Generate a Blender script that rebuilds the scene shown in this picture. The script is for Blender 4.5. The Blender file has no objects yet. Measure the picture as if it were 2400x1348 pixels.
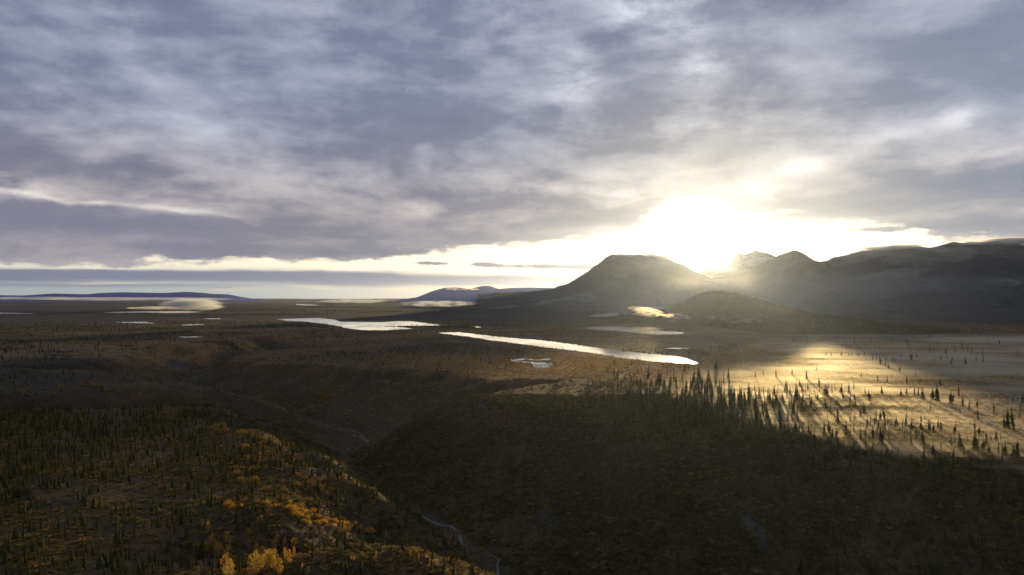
import bpy, math, random
import numpy as np
from mathutils import Vector

S = bpy.context.scene
random.seed(7)
RNG = np.random.default_rng(7)

# ------------------------------------------------------------------ camera
CAM_H = 100.0
cam_data = bpy.data.cameras.new("camera")
cam = bpy.data.objects.new("camera", cam_data)
S.collection.objects.link(cam)
cam.location = (0, 0, CAM_H)
cam.rotation_euler = (math.radians(90.82), 0, 0)
cam_data.sensor_width = 36
cam_data.lens = 24
cam_data.clip_start = 1
cam_data.clip_end = 120000
S.camera = cam

# ------------------------------------------------------------------ colour management, render limits
S.view_settings.view_transform = 'Standard'
S.view_settings.look = 'None'
S.view_settings.gamma = 1
S.view_settings.exposure = 0.45
S.cycles.volume_bounces = 0
S.cycles.max_bounces = 6
S.cycles.diffuse_bounces = 2
S.cycles.glossy_bounces = 2
S.cycles.transmission_bounces = 3
S.cycles.transparent_max_bounces = 24
S.cycles.volume_max_steps = 1024
S.cycles.use_denoising = True

# ------------------------------------------------------------------ node expression helper
class V:
    """A float socket that can be written with ordinary arithmetic."""
    def __init__(s, nt, sock): s.nt, s.s = nt, sock
    def _m(s, op, *a, clamp=False):
        n = s.nt.nodes.new('ShaderNodeMath'); n.operation = op; n.use_clamp = clamp
        for i, v in enumerate((s,) + a):
            if isinstance(v, V): s.nt.links.new(v.s, n.inputs[i])
            else: n.inputs[i].default_value = float(v)
        return V(s.nt, n.outputs[0])
    def __add__(s, o): return s._m('ADD', o)
    __radd__ = __add__
    def __mul__(s, o): return s._m('MULTIPLY', o)
    __rmul__ = __mul__
    def __sub__(s, o): return s._m('SUBTRACT', o)
    def __rsub__(s, o): return (s * -1) + o
    def __truediv__(s, o): return s._m('DIVIDE', o)
    def __neg__(s): return s * -1
    def max(s, o): return s._m('MAXIMUM', o)
    def min(s, o): return s._m('MINIMUM', o)
    def pow(s, o): return s._m('POWER', o)
    def sqrt(s): return s._m('SQRT')
    def abs(s): return s._m('ABSOLUTE')
    def exp(s): return s._m('EXPONENT')
    def atan2(s, o): return s._m('ARCTAN2', o)
    def clamp(s): return s._m('ADD', 0.0, clamp=True)
    def step(s, a, b):
        """smoothstep from a to b (a may be above b)"""
        n = s.nt.nodes.new('ShaderNodeMapRange'); n.interpolation_type = 'SMOOTHSTEP'
        for k, v in ((0, s), (1, a), (2, b)):
            if isinstance(v, V): s.nt.links.new(v.s, n.inputs[k])
            else: n.inputs[k].default_value = float(v)
        n.inputs[3].default_value = 0; n.inputs[4].default_value = 1
        return V(s.nt, n.outputs[0])

class C(V):
    """A colour / vector socket."""
    def mix(s, o, f):
        n = s.nt.nodes.new('ShaderNodeMix'); n.data_type = 'RGBA'; n.clamp_factor = True
        if isinstance(f, V): s.nt.links.new(f.s, n.inputs[0])
        else: n.inputs[0].default_value = f
        s.nt.links.new(s.s, n.inputs[6])
        if isinstance(o, C): s.nt.links.new(o.s, n.inputs[7])
        else: n.inputs[7].default_value = (*o, 1)
        return C(s.nt, n.outputs[2])
    def scale(s, f):
        n = s.nt.nodes.new('ShaderNodeVectorMath'); n.operation = 'SCALE'
        s.nt.links.new(s.s, n.inputs[0])
        if isinstance(f, V): s.nt.links.new(f.s, n.inputs[3])
        else: n.inputs[3].default_value = f
        return C(s.nt, n.outputs[0])
    def vadd(s, o):
        n = s.nt.nodes.new('ShaderNodeVectorMath'); n.operation = 'ADD'
        s.nt.links.new(s.s, n.inputs[0]); s.nt.links.new(o.s, n.inputs[1])
        return C(s.nt, n.outputs[0])
    def xyz(s):
        n = s.nt.nodes.new('ShaderNodeSeparateXYZ'); s.nt.links.new(s.s, n.inputs[0])
        return [V(s.nt, o) for o in n.outputs]

def rgb(nt, c):
    n = nt.nodes.new('ShaderNodeRGB'); n.outputs[0].default_value = (*c, 1); return C(nt, n.outputs[0])
def vec(nt, x, y, z):
    n = nt.nodes.new('ShaderNodeCombineXYZ')
    for i, v in enumerate((x, y, z)):
        if isinstance(v, V): nt.links.new(v.s, n.inputs[i])
        else: n.inputs[i].default_value = v
    return C(nt, n.outputs[0])
def noise(nt, v, scale=1.0, detail=5.0, rough=0.5, lac=2.0, dist=0.0, out=0):
    n = nt.nodes.new('ShaderNodeTexNoise')
    nt.links.new(v.s, n.inputs['Vector'])
    n.inputs['Scale'].default_value = scale; n.inputs['Detail'].default_value = detail
    n.inputs['Roughness'].default_value = rough; n.inputs['Lacunarity'].default_value = lac
    n.inputs['Distortion'].default_value = dist
    return (V if out == 0 else C)(nt, n.outputs[out])
def curve(nt, x, pts, x0, x1):
    """piecewise smooth function of x through pts; x in [x0, x1]"""
    ys = [p[1] for p in pts]; lo, hi = min(ys) - 1e-4, max(ys) + 1e-4
    n = nt.nodes.new('ShaderNodeFloatCurve')
    t = (x - x0) * (1.0 / (x1 - x0))
    nt.links.new(t.clamp().s, n.inputs[1]); n.inputs[0].default_value = 1
    c = n.mapping.curves[0]
    q = [((p[0] - x0) / (x1 - x0), (p[1] - lo) / (hi - lo)) for p in pts]
    c.points[0].location = q[0]; c.points[1].location = q[-1]
    for a in q[1:-1]: c.points.new(*a)
    n.mapping.update()
    return V(nt, n.outputs[0]) * (hi - lo) + lo

# ------------------------------------------------------------------ sun direction (toward the sun)
SUN_AZ = math.atan(0.302)
SUN_EL = math.atan(0.0610 * math.cos(SUN_AZ))
SUN = Vector((math.sin(SUN_AZ) * math.cos(SUN_EL), math.cos(SUN_AZ) * math.cos(SUN_EL), math.sin(SUN_EL)))
sun_data = bpy.data.lights.new("sun", 'SUN')
sun_data.energy = 5.0
sun_data.angle = math.radians(0.5)
sun_data.color = (1.0, 0.73, 0.35)
sun = bpy.data.objects.new("sun", sun_data)
S.collection.objects.link(sun)
sun.rotation_euler = SUN.to_track_quat('Z', 'Y').to_euler()
sun.location = (900, 3000, 400)

# ------------------------------------------------------------------ sky: Nishita air behind a procedural cloud deck
def build_world():
    w = bpy.data.worlds.new("World"); S.world = w; w.use_nodes = True
    nt = w.node_tree; nt.nodes.clear()
    STR = 0.12
    K = 0.80 / STR
    tc = nt.nodes.new('ShaderNodeTexCoord')
    D = C(nt, tc.outputs['Generated'])
    x, y, z = D.xyz()
    a = x.atan2(y)                                    # azimuth from +Y
    hyp = (x * x + y * y).sqrt().max(0.001)
    e = z / hyp                                       # tangent of the elevation
    def A(px): return math.atan((px - 1200) / 1600)
    def E(px, py): return (697 - py) / 1600 * math.cos(A(px))
    sky = nt.nodes.new('ShaderNodeTexSky'); sky.sky_type = 'NISHITA'; sky.sun_disc = False
    sky.sun_elevation = SUN_EL; sky.sun_rotation = SUN_AZ; sky.altitude = 300
    air = C(nt, sky.outputs[0])

    # cloud plane coordinates: soft billows overhead, streaks toward the horizon
    q = 1.0 / 1.0
    den = z.max(0.0) + 0.19
    cx, cy = x / den, y / den
    P0 = vec(nt, cx, cy, 0.0)
    warp = noise(nt, P0, 0.7, 3, 0.5, out=1)
    P1 = P0.vadd(warp.scale(0.55))
    n1 = noise(nt, P1, 1.15, 9, 0.52)                 # big masses
    n2 = noise(nt, P1.vadd(vec(nt, 7.3, 2.1, 4.0)), 3.4, 9, 0.55)
    n3 = noise(nt, vec(nt, a * 3.0, e * 30.0, 0.0), 1.4, 6, 0.55)   # long horizontal streaks
    n4 = noise(nt, vec(nt, a * 14.0, e * 26.0, 3.0), 1.0, 7, 0.6)   # ragged puffs
    n5 = noise(nt, vec(nt, a * 6.0, e * 120.0, 5.0), 1.0, 5, 0.6)   # very fine streaks

    def blob(px, py, rx, ry):
        ax, ey = A(px), E(px, py)
        sx, sy = rx / 1600 * math.cos(ax) ** 2, ry / 1600 * math.cos(ax)
        dx = (a - ax) * (1 / sx); dy = (e - ey) * (1 / sy)
        return (dx * dx + dy * dy) * -1.0
    def g(px, py, rx, ry): return blob(px, py, rx, ry).exp()

    # ---- the deck
    t = (n1 - 0.5) * 2.0 + (n2 - 0.5) * 1.5 + (n4 - 0.5) * 0.9
    fade = e.step(0.04, 0.16)
    streak = (n3 - 0.5) * 1.1
    P2 = P1.vadd(vec(nt, SUN.x * 0.16, SUN.y * 0.16, 0.0))
    relief = (n1 - noise(nt, P2, 1.15, 9, 0.56)) * 3.0 + (n2 - noise(nt, P2.vadd(vec(nt, 7.3, 2.1, 4.0)).vadd(vec(nt, -SUN.x * 0.09, -SUN.y * 0.09, 0.0)), 3.4, 9, 0.60)) * 1.5
    lumps = n2.step(0.43, 0.60) - 0.5
    n6 = noise(nt, vec(nt, a * 5.5 + n4 * 0.5, e * 13.0, 8.0), 1.0, 9, 0.62, dist=0.5)
    t = t + lumps * 0.12 + (n6 - 0.5) * 0.75 + relief * 0.27
    n7 = noise(nt, vec(nt, a * 7.0 + n5 * 0.15, e * 21.0 + n4 * 0.25, 11.0), 1.0, 6, 0.55)
    bil = 0.5 - (n7 - 0.5).abs() * 5.0
    t = t + bil * 0.34 * (1.0 - e.step(0.09, 0.26) * 0.75)
    t = t * fade + (n6 - 0.5) * 1.5 * (1.0 - fade) + bil * 0.5 * (1.0 - fade) + streak * (1.0 - fade * 0.75)
    brt = None
    rag = (n2 * 0.9 + n4 * 1.1).step(0.78, 1.22)
    for px, py, rx, ry, s in ((1490, 25, 75, 55, 1.05), (1590, 50, 60, 50, 0.8), (1345, 190, 55, 90, 0.55), (1650, 150, 70, 45, .75),
                              (2255, 268, 48, 28, .85), (1895, 388, 55, 20, .75), (1740, 440, 70, 20, .7), (1500, 470, 120, 26, .5),
                              (30, 440, 120, 26, .75), (1010, 490, 70, 18, .55), (1560, 290, 220, 45, .32), (2080, 320, 220, 30, .3),
                              (740, 40, 70, 60, .34), (270, 45, 70, 60, .34), (300, 470, 240, 14, .3), (2290, 370, 160, 22, .4), (1230, 60, 160, 80, .2),
                              (620, 440, 260, 30, .22), (1300, 440, 260, 36, .3), (1650, 470, 220, 40, .12)):
        v = g(px, py, rx, ry) * s
        brt = v if brt is None else brt + v
    drk = None
    for px, py, rx, ry, s in ((2250, 425, 330, 36, .55), (120, 400, 330, 60, .42), (1900, 490, 220, 20, .85), (1440, 512, 120, 18, .9), (1350, 470, 120, 16, .3), (1560, 500, 40, 8, .5),
                              (250, 520, 330, 32, .42), (760, 590, 500, 16, .35), (1000, 300, 260, 60, .12), (60, 150, 260, 110, .28),
                              (2150, 200, 300, 60, .15), (1040, 450, 170, 24, .3), (700, 545, 420, 18, .3), (2150, 532, 190, 13, .6)):
        v = g(px, py, rx, ry) * s
        drk = v if drk is None else drk + v
    t = t * 0.66 + 0.31 + brt * (rag * 0.85 + 0.3) - drk
    t = t - (t - 0.12).min(0.0) * 0.72
    t = t.min(1.35)
    sunang = (D.xyz()[0] * SUN.x + y * SUN.y + z * SUN.z)       # cosine of the angle to the sun
    near = ((sunang - 1.0) * 55.0).exp()
    dark = rgb(nt, (0.136, 0.160, 0.252)).mix((0.165, 0.170, 0.228), e.step(0.33, 0.10))
    dark = dark.mix((0.21, 0.205, 0.24), near)
    dark = dark.mix((0.175, 0.215, 0.30), g(2450, 200, 500, 420))
    lite = rgb(nt, (0.50, 0.53, 0.63)).mix((0.60, 0.53, 0.51), e.step(0.26, 0.10))
    lite = lite.mix((0.80, 0.74, 0.66), near)
    deck = dark.mix((0, 0, 0), 0.0)
    deck = C(nt, dark.s)
    mixn = nt.nodes.new('ShaderNodeMix'); mixn.data_type = 'RGBA'; mixn.clamp_factor = False
    nt.links.new(t.s, mixn.inputs[0]); nt.links.new(dark.s, mixn.inputs[6]); nt.links.new(lite.s, mixn.inputs[7])
    deck = C(nt, mixn.outputs[2])

    # a bank of cloud with a thin sunlit upper edge, low on the left
    line = curve(nt, a, [(A(-300), E(0, 430)), (A(60), E(60, 452)), (A(200), E(200, 474)), (A(330), E(330, 481)), (A(500), E(500, 497)), (A(700), E(700, 530)), (A(900), E(900, 540))], A(-300), A(900))
    dl = e - line + (n4 - 0.5) * 0.016
    here = a.step(A(620), A(420))
    deck = deck.mix((0.19, 0.20, 0.31), dl.step(0.001, -0.012) * dl.step(-0.09, -0.03) * here * 0.24)
    deck = deck.mix((0.80, 0.76, 0.70), ((dl + 0.001) * (dl + 0.001) * -90000.0).exp() * here * (n2 * 2.6 - 0.85).clamp())

    # ---- the clear strip under the deck
    low = rgb(nt, (0.34, 0.43, 0.46)).mix((0.93, 0.87, 0.70), e.step(0.016, 0.050))
    warm = ((sunang - 1.0) * 14.0).exp()
    low = low.mix((1.25, 1.12, 0.88), warm)
    low = low.mix((0.93, 0.80, 0.55), (n5.step(0.52, 0.64) * e.step(0.006, 0.014) * e.step(0.04, 0.024)) * 0.7)
    clear = low.vadd(air.scale(0.02))
    glow = ((sunang - 1.0) * 300.0).exp() * 2.4 + ((sunang - 1.0) * 3600.0).exp() * 9.0
    clear = clear.vadd(rgb(nt, (1.0, 0.91, 0.74)).scale(glow))
    # dark bands in the strip
    band_c = curve(nt, a, [(A(-600), E(0, 646)), (A(0), E(0, 646)), (A(500), E(500, 646)), (A(900), E(900, 655)), (A(1350), E(1350, 661)), (A(1700), E(1700, 664))], A(-600), A(1700))
    bd = (e - band_c + (n3 - 0.5) * 0.016 + (n5 - 0.5) * 0.010 + (n4 - 0.5) * 0.004).abs()
    band = bd.step(0.0125, 0.0045) * a.step(A(1560), A(1330))
    clear = clear.mix((0.155, 0.17, 0.265), band * 0.92)
    b2 = (e - E(0, 668) + (n5 - 0.5) * 0.010).abs().step(0.0045, 0.0010) * a.step(A(800), A(300))
    clear = clear.mix((0.24, 0.25, 0.33), b2 * 0.75)
    wisp = g(1270, 624, 150, 9) + g(1000, 617, 75, 6) + g(1380, 627, 60, 7) + g(1130, 619, 30, 5) + g(2080, 537, 120, 11) * 1.3 + g(2230, 548, 120, 10)
    clear = clear.mix((0.26, 0.25, 0.29), (wisp * 1.0 + (n4 - 0.5) * 2.4 + (n3 - .5) * 1.0).step(0.55, 1.0) * wisp.step(0.05, 0.4))
    # the right end: thin grey veil over the range
    clear = clear.mix((0.42, 0.41, 0.44), (a.step(A(2050), A(2400)) * e.step(0.10, 0.055) + (n3 - 0.5) * 0.5).step(0.35, 0.8) * 0.9)

    base = curve(nt, a, [(A(-900), E(0, 600)), (A(0), E(0, 604)), (A(400), E(400, 606)), (A(700), E(700, 603)), (A(950), E(950, 590)), (A(1200), E(1200, 566)), (A(1400), E(1400, 550)), (A(1490), E(1490, 530)),
                         (A(1545), E(1545, 492)), (A(1620), E(1620, 466)), (A(1700), E(1700, 492)), (A(1790), E(1790, 512)), (A(2000), E(2000, 520)), (A(2150), E(2150, 545)), (A(2400), E(2400, 566)), (A(3000), E(2400, 560))], A(-900), A(3000))
    edge = e - base + (n3 - 0.5) * 0.034 + (n4 - 0.5) * 0.034 + bil * 0.012 + (n5 - 0.5) * 0.010
    soft = near * 0.012 + 0.005
    cov = (edge / soft).step(-1.0, 1.0)
    # light bleeding through the deck's lower rim near the sun
    rim = (edge * -42.0).exp().min(1.0) * ((sunang - 1.0) * 60.0).exp()
    deck = deck.vadd(rgb(nt, (1.0, 0.86, 0.62)).scale(rim * 0.34))
    col = clear.mix((0, 0, 0), 0.0)
    m = nt.nodes.new('ShaderNodeMix'); m.data_type = 'RGBA'
    nt.links.new(cov.s, m.inputs[0]); nt.links.new(clear.s, m.inputs[6]); nt.links.new(deck.s, m.inputs[7])
    col = C(nt, m.outputs[2])
    # behind and below: plain grey overcast / dark land
    col = col.mix((0.20, 0.21, 0.26), (a.abs()).step(1.1, 1.8) * 0.9)
    col = col.mix((0.05, 0.05, 0.05), e.step(-0.002, -0.02))
    bg = nt.nodes.new('ShaderNodeBackground'); bg.inputs[1].default_value = STR
    nt.links.new(col.scale(K).s, bg.inputs[0])
    out = nt.nodes.new('ShaderNodeOutputWorld'); nt.links.new(bg.outputs[0], out.inputs[0])
    w.cycles.sampling_method = 'MANUAL'; w.cycles.sample_map_resolution = 1024
build_world()

# ------------------------------------------------------------------ numpy noise
def _hash(ix, iy, seed):
    h = (ix.astype(np.int64) * 374761393 + iy.astype(np.int64) * 668265263 + seed * 974634777) & 0xFFFFFFFF
    h = ((h ^ (h >> 13)) * 1274126177) & 0xFFFFFFFF
    h = (h ^ (h >> 16)) & 0xFFFFFFFF
    return h / 4294967295.0
def vnoise(x, y, seed=0):
    ix, iy = np.floor(x), np.floor(y); fx, fy = x - ix, y - iy
    fx = fx * fx * fx * (fx * (fx * 6 - 15) + 10); fy = fy * fy * fy * (fy * (fy * 6 - 15) + 10)
    ix, iy = ix.astype(np.int64), iy.astype(np.int64)
    a, b = _hash(ix, iy, seed), _hash(ix + 1, iy, seed)
    c, d = _hash(ix, iy + 1, seed), _hash(ix + 1, iy + 1, seed)
    return (a + (b - a) * fx) * (1 - fy) + (c + (d - c) * fx) * fy
def fbm(x, y, scale, octaves=4, seed=0, gain=0.5):
    """fractal noise, about -1..1"""
    x, y = np.asarray(x, float) / scale, np.asarray(y, float) / scale
    s, amp, tot = 0.0, 1.0, 0.0
    for k in range(octaves):
        s = s + amp * (vnoise(x, y, seed + k * 17) * 2 - 1); tot += amp
        amp *= gain
        x, y = x * 1.93 + y * 0.53 + 11.3, y * 1.93 - x * 0.53 + 4.7
    return s / tot * 1.6
def ridged(x, y, scale, octaves=4, seed=0):
    x, y = np.asarray(x, float) / scale, np.asarray(y, float) / scale
    s, amp, tot = 0.0, 1.0, 0.0
    for k in range(octaves):
        s = s + amp * (1 - np.abs(vnoise(x, y, seed + k * 31) * 2 - 1)); tot += amp
        amp *= 0.5; x, y = x * 2.03 + y * 0.31 + 3.3, y * 2.03 - x * 0.31 + 9.1
    return s / tot
def sstep(a, b, x):
    t = np.clip((x - a) / (b - a), 0, 1); return t * t * (3 - 2 * t)
def ground_point(px, py, z=0.0):
    """where the sight line through a point of the photograph meets height z: used to survey the plan of the place"""
    y = (CAM_H - z) * 1600.0 / max(py - 697.0, 0.5)
    return ((px - 1200) / 1600.0 * y, y)

# ------------------------------------------------------------------ the plan: lakes
LAKE_PIX = {
 'river_lake': [(1022,779),(1080,778.5),(1150,787),(1215,793),(1300,800),(1380,812),(1450,821),(1530,829),(1600,836),(1620,842),(1645,851),(1640,856),(1600,853),(1530,847),(1450,838),(1380,826),(1300,817),(1215,806),(1150,798),(1085,788),(1040,783)],
 'forked_lake': [(648,748),(700,746.5),(745,745),(785,749),(800,754),(860,755),(890,755),(927,753),(974,753),(1006,758),(1038,762),(1014,764),(960,764),(903,765),(944,767),(970,771),(900,774),(850,774),(813,770),(800,766),(765,760),(718,754),(668,752)],
 'far_lake': [(247,731),(334,729.5),(450,729.5),(474,731),(434,733.5),(300,734),(253,733)],
 'edge_lake': [(-140,733),(0,733),(80,734.5),(67,736.5),(0,737),(-140,737)],
 'bay_lake': [(1368,768),(1418,768),(1467,771),(1518,774),(1560,776),(1602,779),(1600,783),(1534,784),(1480,779),(1400,772)],
 'pale_pond': [(264,755),(347,754),(364,758.5),(334,758),(284,757.5)],
 'slim_pond': [(413,789),(473,788),(471,790.3),(415,791)],
 'marsh_pond': [(424,761),(477,759),(478,761),(430,763)],
 'mist_pond': [(1928,862.5),(1954,863),(2000,866),(1967,868),(1934,866)],
 'small_pond': [(1105,765),(1130,765.5),(1135,768),(1110,768)],
 'river_bend': [(690,712.6),(745,715),(750,718),(700,716)],
 'quiet_pond': [(1548,816),(1580,815),(1613,815.6),(1608,817.6),(1575,817.6)],
 'bog_pond': [(1190,842),(1225,838),(1297,840),(1275,846),(1296,850),(1284,861),(1255,861),(1240,852),(1212,848)],
 'distant_pond': [(480,746.5),(517,746.5),(515,748),(485,748)],
 'strip_pond': [(1000,704),(1047,704.3),(1044,706.5),(1008,706.3)],
 'far_strip': [(690,706),(740,705.4),(742,706.6),(700,707)],
}
def resample(poly, step):
    out = []
    for i in range(len(poly)):
        a, b = np.array(poly[i]), np.array(poly[(i + 1) % len(poly)])
        n = max(1, int(np.hypot(*(b - a)) / step))
        out += [tuple(a + (b - a) * k / n) for k in range(n)]
    return out
LAKES = {}
for k, pp in LAKE_PIX.items():
    w = [ground_point(*p) for p in pp]
    cy = sum(p[1] for p in w) / len(w)
    w = np.array(resample(w, cy * 0.012))
    j = fbm(w[:, 0], w[:, 1], cy * 0.05, 3, 91) * cy * 0.006
    d = w - w.mean(0); d /= np.linalg.norm(d, axis=1)[:, None] + 1e-9
    LAKES[k] = w + d * j[:, None]

def poly_sd(poly, x, y):
    """signed distance to a polygon, negative inside"""
    d2 = np.full(x.shape, 1e18); inside = np.zeros(x.shape, bool)
    n = len(poly)
    for i in range(n):
        ax, ay = poly[i]; bx, by = poly[(i + 1) % n]
        ex, ey = bx - ax, by - ay; wx, wy = x - ax, y - ay
        t = np.clip((wx * ex + wy * ey) / (ex * ex + ey * ey + 1e-12), 0, 1)
        d2 = np.minimum(d2, (wx - ex * t) ** 2 + (wy - ey * t) ** 2)
        c = ((ay > y) != (by > y)) & (x < (bx - ax) * (y - ay) / (by - ay + 1e-12) + ax)
        inside ^= c
    return np.sqrt(d2) * np.where(inside, -1, 1)
def lake_sd(x, y):
    out = np.full(x.shape, 1e9)
    for k, p in LAKES.items():
        m = 260.0
        b = (x > p[:, 0].min() - m) & (x < p[:, 0].max() + m) & (y > p[:, 1].min() - m) & (y < p[:, 1].max() + m)
        if not b.any(): continue
        out[b] = np.minimum(out[b], poly_sd(p, x[b], y[b]))
    return out

# ------------------------------------------------------------------ the plan: ravines (x, y, floor height)
CANYON = [(340, 222, -80), (232, 262, -79), (152, 300, -77), (78, 334, -74), (40, 362, -68), (-4, 398, -63), (-32, 452, -62), (-62, 505, -61), (-122, 566, -60), (-150, 612, -59), (-168, 668, -59),
          (-163, 730, -58), (-170, 770, -57), (-232, 842, -55), (-330, 905, -52), (-450, 960, -50), (-492, 1030, -48), (-560, 1130, -44), (-575, 1260, -40),
          (-560, 1420, -34), (-610, 1600, -26), (-560, 1850, -17), (-640, 2150, -8), (-620, 2500, 0)]
GULLIES = [
    [(-165, 262, 2), (-128, 268, -6), (-98, 280, -12), (-62, 286, -18), (-32, 312, -34), (6, 356, -60), (30, 368, -66)],        # between the golden ridge and the knoll
    [(-900, 690, 2), (-640, 668, -12), (-480, 664, -24), (-350, 690, -38), (-255, 735, -50), (-172, 764, -56)],                 # ravine in front of the far terrace
    [(-800, 1020, 2), (-650, 1000, -16), (-560, 985, -32), (-470, 985, -46)],
    [(60, 840, 1), (0, 800, -12), (-60, 770, -28), (-110, 745, -44), (-163, 728, -57)],                                       # draw with the bare bank
    [(-130, 410, 2), (-105, 428, -14), (-70, 452, -38), (-36, 470, -60)],
    [(175, 480, 1), (170, 430, -22), (165, 380, -50), (150, 325, -76)],
    [(45, 560, 1), (25, 510, -20), (10, 455, -44), (-5, 405, -62)],
    [(-260, 1500, 0), (-380, 1420, -10), (-480, 1370, -24), (-560, 1330, -37)],
    [(345, 390, 1), (325, 350, -28), (300, 300, -58), (262, 258, -78)],
    [(-960, 1500, 0), (-800, 1440, -9), (-690, 1390, -20), (-575, 1330, -37)],
]
def gully_height(path, x, y, slope, floor_w):
    best = np.full(x.shape, 1e9)
    for (ax, ay, az), (bx, by, bz) in zip(path[:-1], path[1:]):
        ex, ey = bx - ax, by - ay; wx, wy = x - ax, y - ay
        t = np.clip((wx * ex + wy * ey) / (ex * ex + ey * ey), 0, 1)
        d = np.hypot(wx - ex * t, wy - ey * t)
        h = az + (bz - az) * t + slope * np.maximum(0, d - floor_w) + 0.01 * d
        best = np.minimum(best, h)
    return best
LEFT_BANK = np.array([(900, 60), (340, 222), (232, 262), (152, 300), (78, 334), (40, 362), (-4, 398), (-32, 452), (-62, 505), (-122, 566), (-150, 612), (-168, 668), (-170, 770), (-232, 842), (-330, 905), (-450, 960), (-900, 960), (-900, 60)], float)
def smin(a, b, k):
    h = np.clip(0.5 + 0.5 * (b - a) / k, 0, 1)
    return b * (1 - h) + a * h - k * h * (1 - h)

def height(x, y):
    x = np.asarray(x, float); y = np.asarray(y, float)
    r = np.hypot(x, y)
    sd = lake_sd(x, y)
    flat = sstep(0, 220, sd)
    h = 0.35 + 0.5 * fbm(x, y, 70, 3, 5) * sstep(20, 90, sd)
    h = h + 1.3 * fbm(x, y, 420, 3, 8) * flat * sstep(500, 1100, r)
    h = h + (15 * np.maximum(0, fbm(x, y, 1500, 4, 21) + 0.15)) * flat * sstep(2600, 4200, r) * sstep(2500, 200, x)
    h = h + (26 * np.maximum(0, fbm(x, y, 3600, 4, 33) + 0.05)) * flat * sstep(6000, 9000, r)
    # near bench rises toward the camera side
    h = h + 14 * sstep(-120, -420, x) * sstep(640, 220, y)
    h = h + 1.8 * fbm(x, y, 130, 3, 41) * sstep(760, 500, y) * sstep(60, -60, x)
    near = (r < 3000)
    if near.any():
        X, Y = x[near], y[near]
        wx = 16 * fbm(X, Y, 95, 3, 51) + 5 * fbm(X, Y, 24, 2, 55); wy = 16 * fbm(X, Y, 95, 3, 52) + 5 * fbm(X, Y, 24, 2, 56)
        dd = np.hypot(X - 40, Y - 420)
        slope = 0.50 + 0.10 * fbm(X, Y, 150, 2, 61) + 0.05 * fbm(X, Y, 33, 2, 62)
        leftbank = sstep(-8, 8, poly_sd(LEFT_BANK, X, Y) * -1) * sstep(620, 480, Y)
        slope = slope * (1 + 0.38 * leftbank)
        g = gully_height(CANYON, X + wx * (0.9 - .5 * leftbank), Y + wy * (0.9 - .5 * leftbank), slope, 9)
        for i, p in enumerate(GULLIES):
            g = smin(g, gully_height(p, X + wx * 0.5, Y + wy * 0.5, slope * (1.05 if i == 0 else .95), 2), 6)
        g = g + 1.6 * fbm(X, Y, 26, 3, 71) * sstep(-78, -50, g)
        h[near] = smin(h[near], g, 7.0)
    # the knoll at the bottom edge and the golden ridge behind it
    kn = 8.0 - 9 * ((x + 54) / 42) ** 2 - 9 * ((y - 248) / 22) ** 2 + 0.8 * fbm(x, y, 12, 2, 88)
    h = np.where((np.abs(x + 54) < 90) & (np.abs(y - 246) < 60), -smin(-h, -kn, 4.0), h) + 3.0 * np.exp(-(((x + 100) / 40) ** 2 + ((y - 318) / 14) ** 2))
    # small humps (dwarf birch, tussocks)
    h = h + (0.28 * fbm(x, y, 5.5, 2, 81) + 0.35 * fbm(x, y, 13, 2, 83)) * sstep(1300, 500, r) * sstep(4, 20, sd)
    # shores
    h = np.where(sd < 25, np.minimum(h, 0.1 + sd * 0.03) * sstep(25, 5, sd) + h * (1 - sstep(25, 5, sd)), h)
    h = np.where(sd < 0, np.minimum(h, -0.25 + sd * 0.02), h)
    bog = LAKES['bog_pond']; inb = (sd < 2) & (x > bog[:, 0].min() - 5) & (x < bog[:, 0].max() + 5) & (y > bog[:, 1].min() - 5) & (y < bog[:, 1].max() + 5)
    h = np.where(inb, -0.22 + 1.1 * np.maximum(0, fbm(x, y, 22, 3, 301) + 0.02), h)
    h = np.maximum(h, np.where(sd < 0, -2.0, -95))
    return h

def grid_mesh(name, Xs, Ys, Zs, wrap=False):
    n, m = Xs.shape
    co = np.stack([Xs, Ys, Zs], -1).reshape(-1, 3).astype(np.float32)
    i, j = np.meshgrid(np.arange(n - 1), np.arange(m - 1), indexing='ij')
    a = (i * m + j).ravel()
    f = np.stack([a, a + m, a + m + 1, a + 1], -1)
    return raw_mesh(name, co, f)
def raw_mesh(name, co, quads):
    me = bpy.data.meshes.new(name)
    co = np.asarray(co, np.float32); quads = np.asarray(quads, np.int32); k = quads.shape[1]
    me.vertices.add(len(co)); me.vertices.foreach_set('co', co.ravel())
    me.loops.add(quads.size); me.loops.foreach_set('vertex_index', quads.ravel())
    me.polygons.add(len(quads)); me.polygons.foreach_set('loop_start', np.arange(0, quads.size, k, dtype=np.int32))
    me.polygons.foreach_set('loop_total', np.full(len(quads), k, np.int32))
    me.update(calc_edges=True)
    me.polygons.foreach_set('use_smooth', np.ones(len(quads), bool))
    return me
def link(name, me, mat=None, parent=None, **props):
    o = bpy.data.objects.new(name, me); S.collection.objects.link(o)
    if mat is not None and me is not None:
        for m in (mat if isinstance(mat, (list, tuple)) else [mat]): me.materials.append(m)
    if parent is not None: o.parent = parent
    for k, v in props.items(): o[k] = v
    return o
def set_attr(me, name, vals):
    a = me.attributes.new(name, 'FLOAT', 'POINT'); a.data.foreach_set('value', np.asarray(vals, np.float32).ravel())

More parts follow.
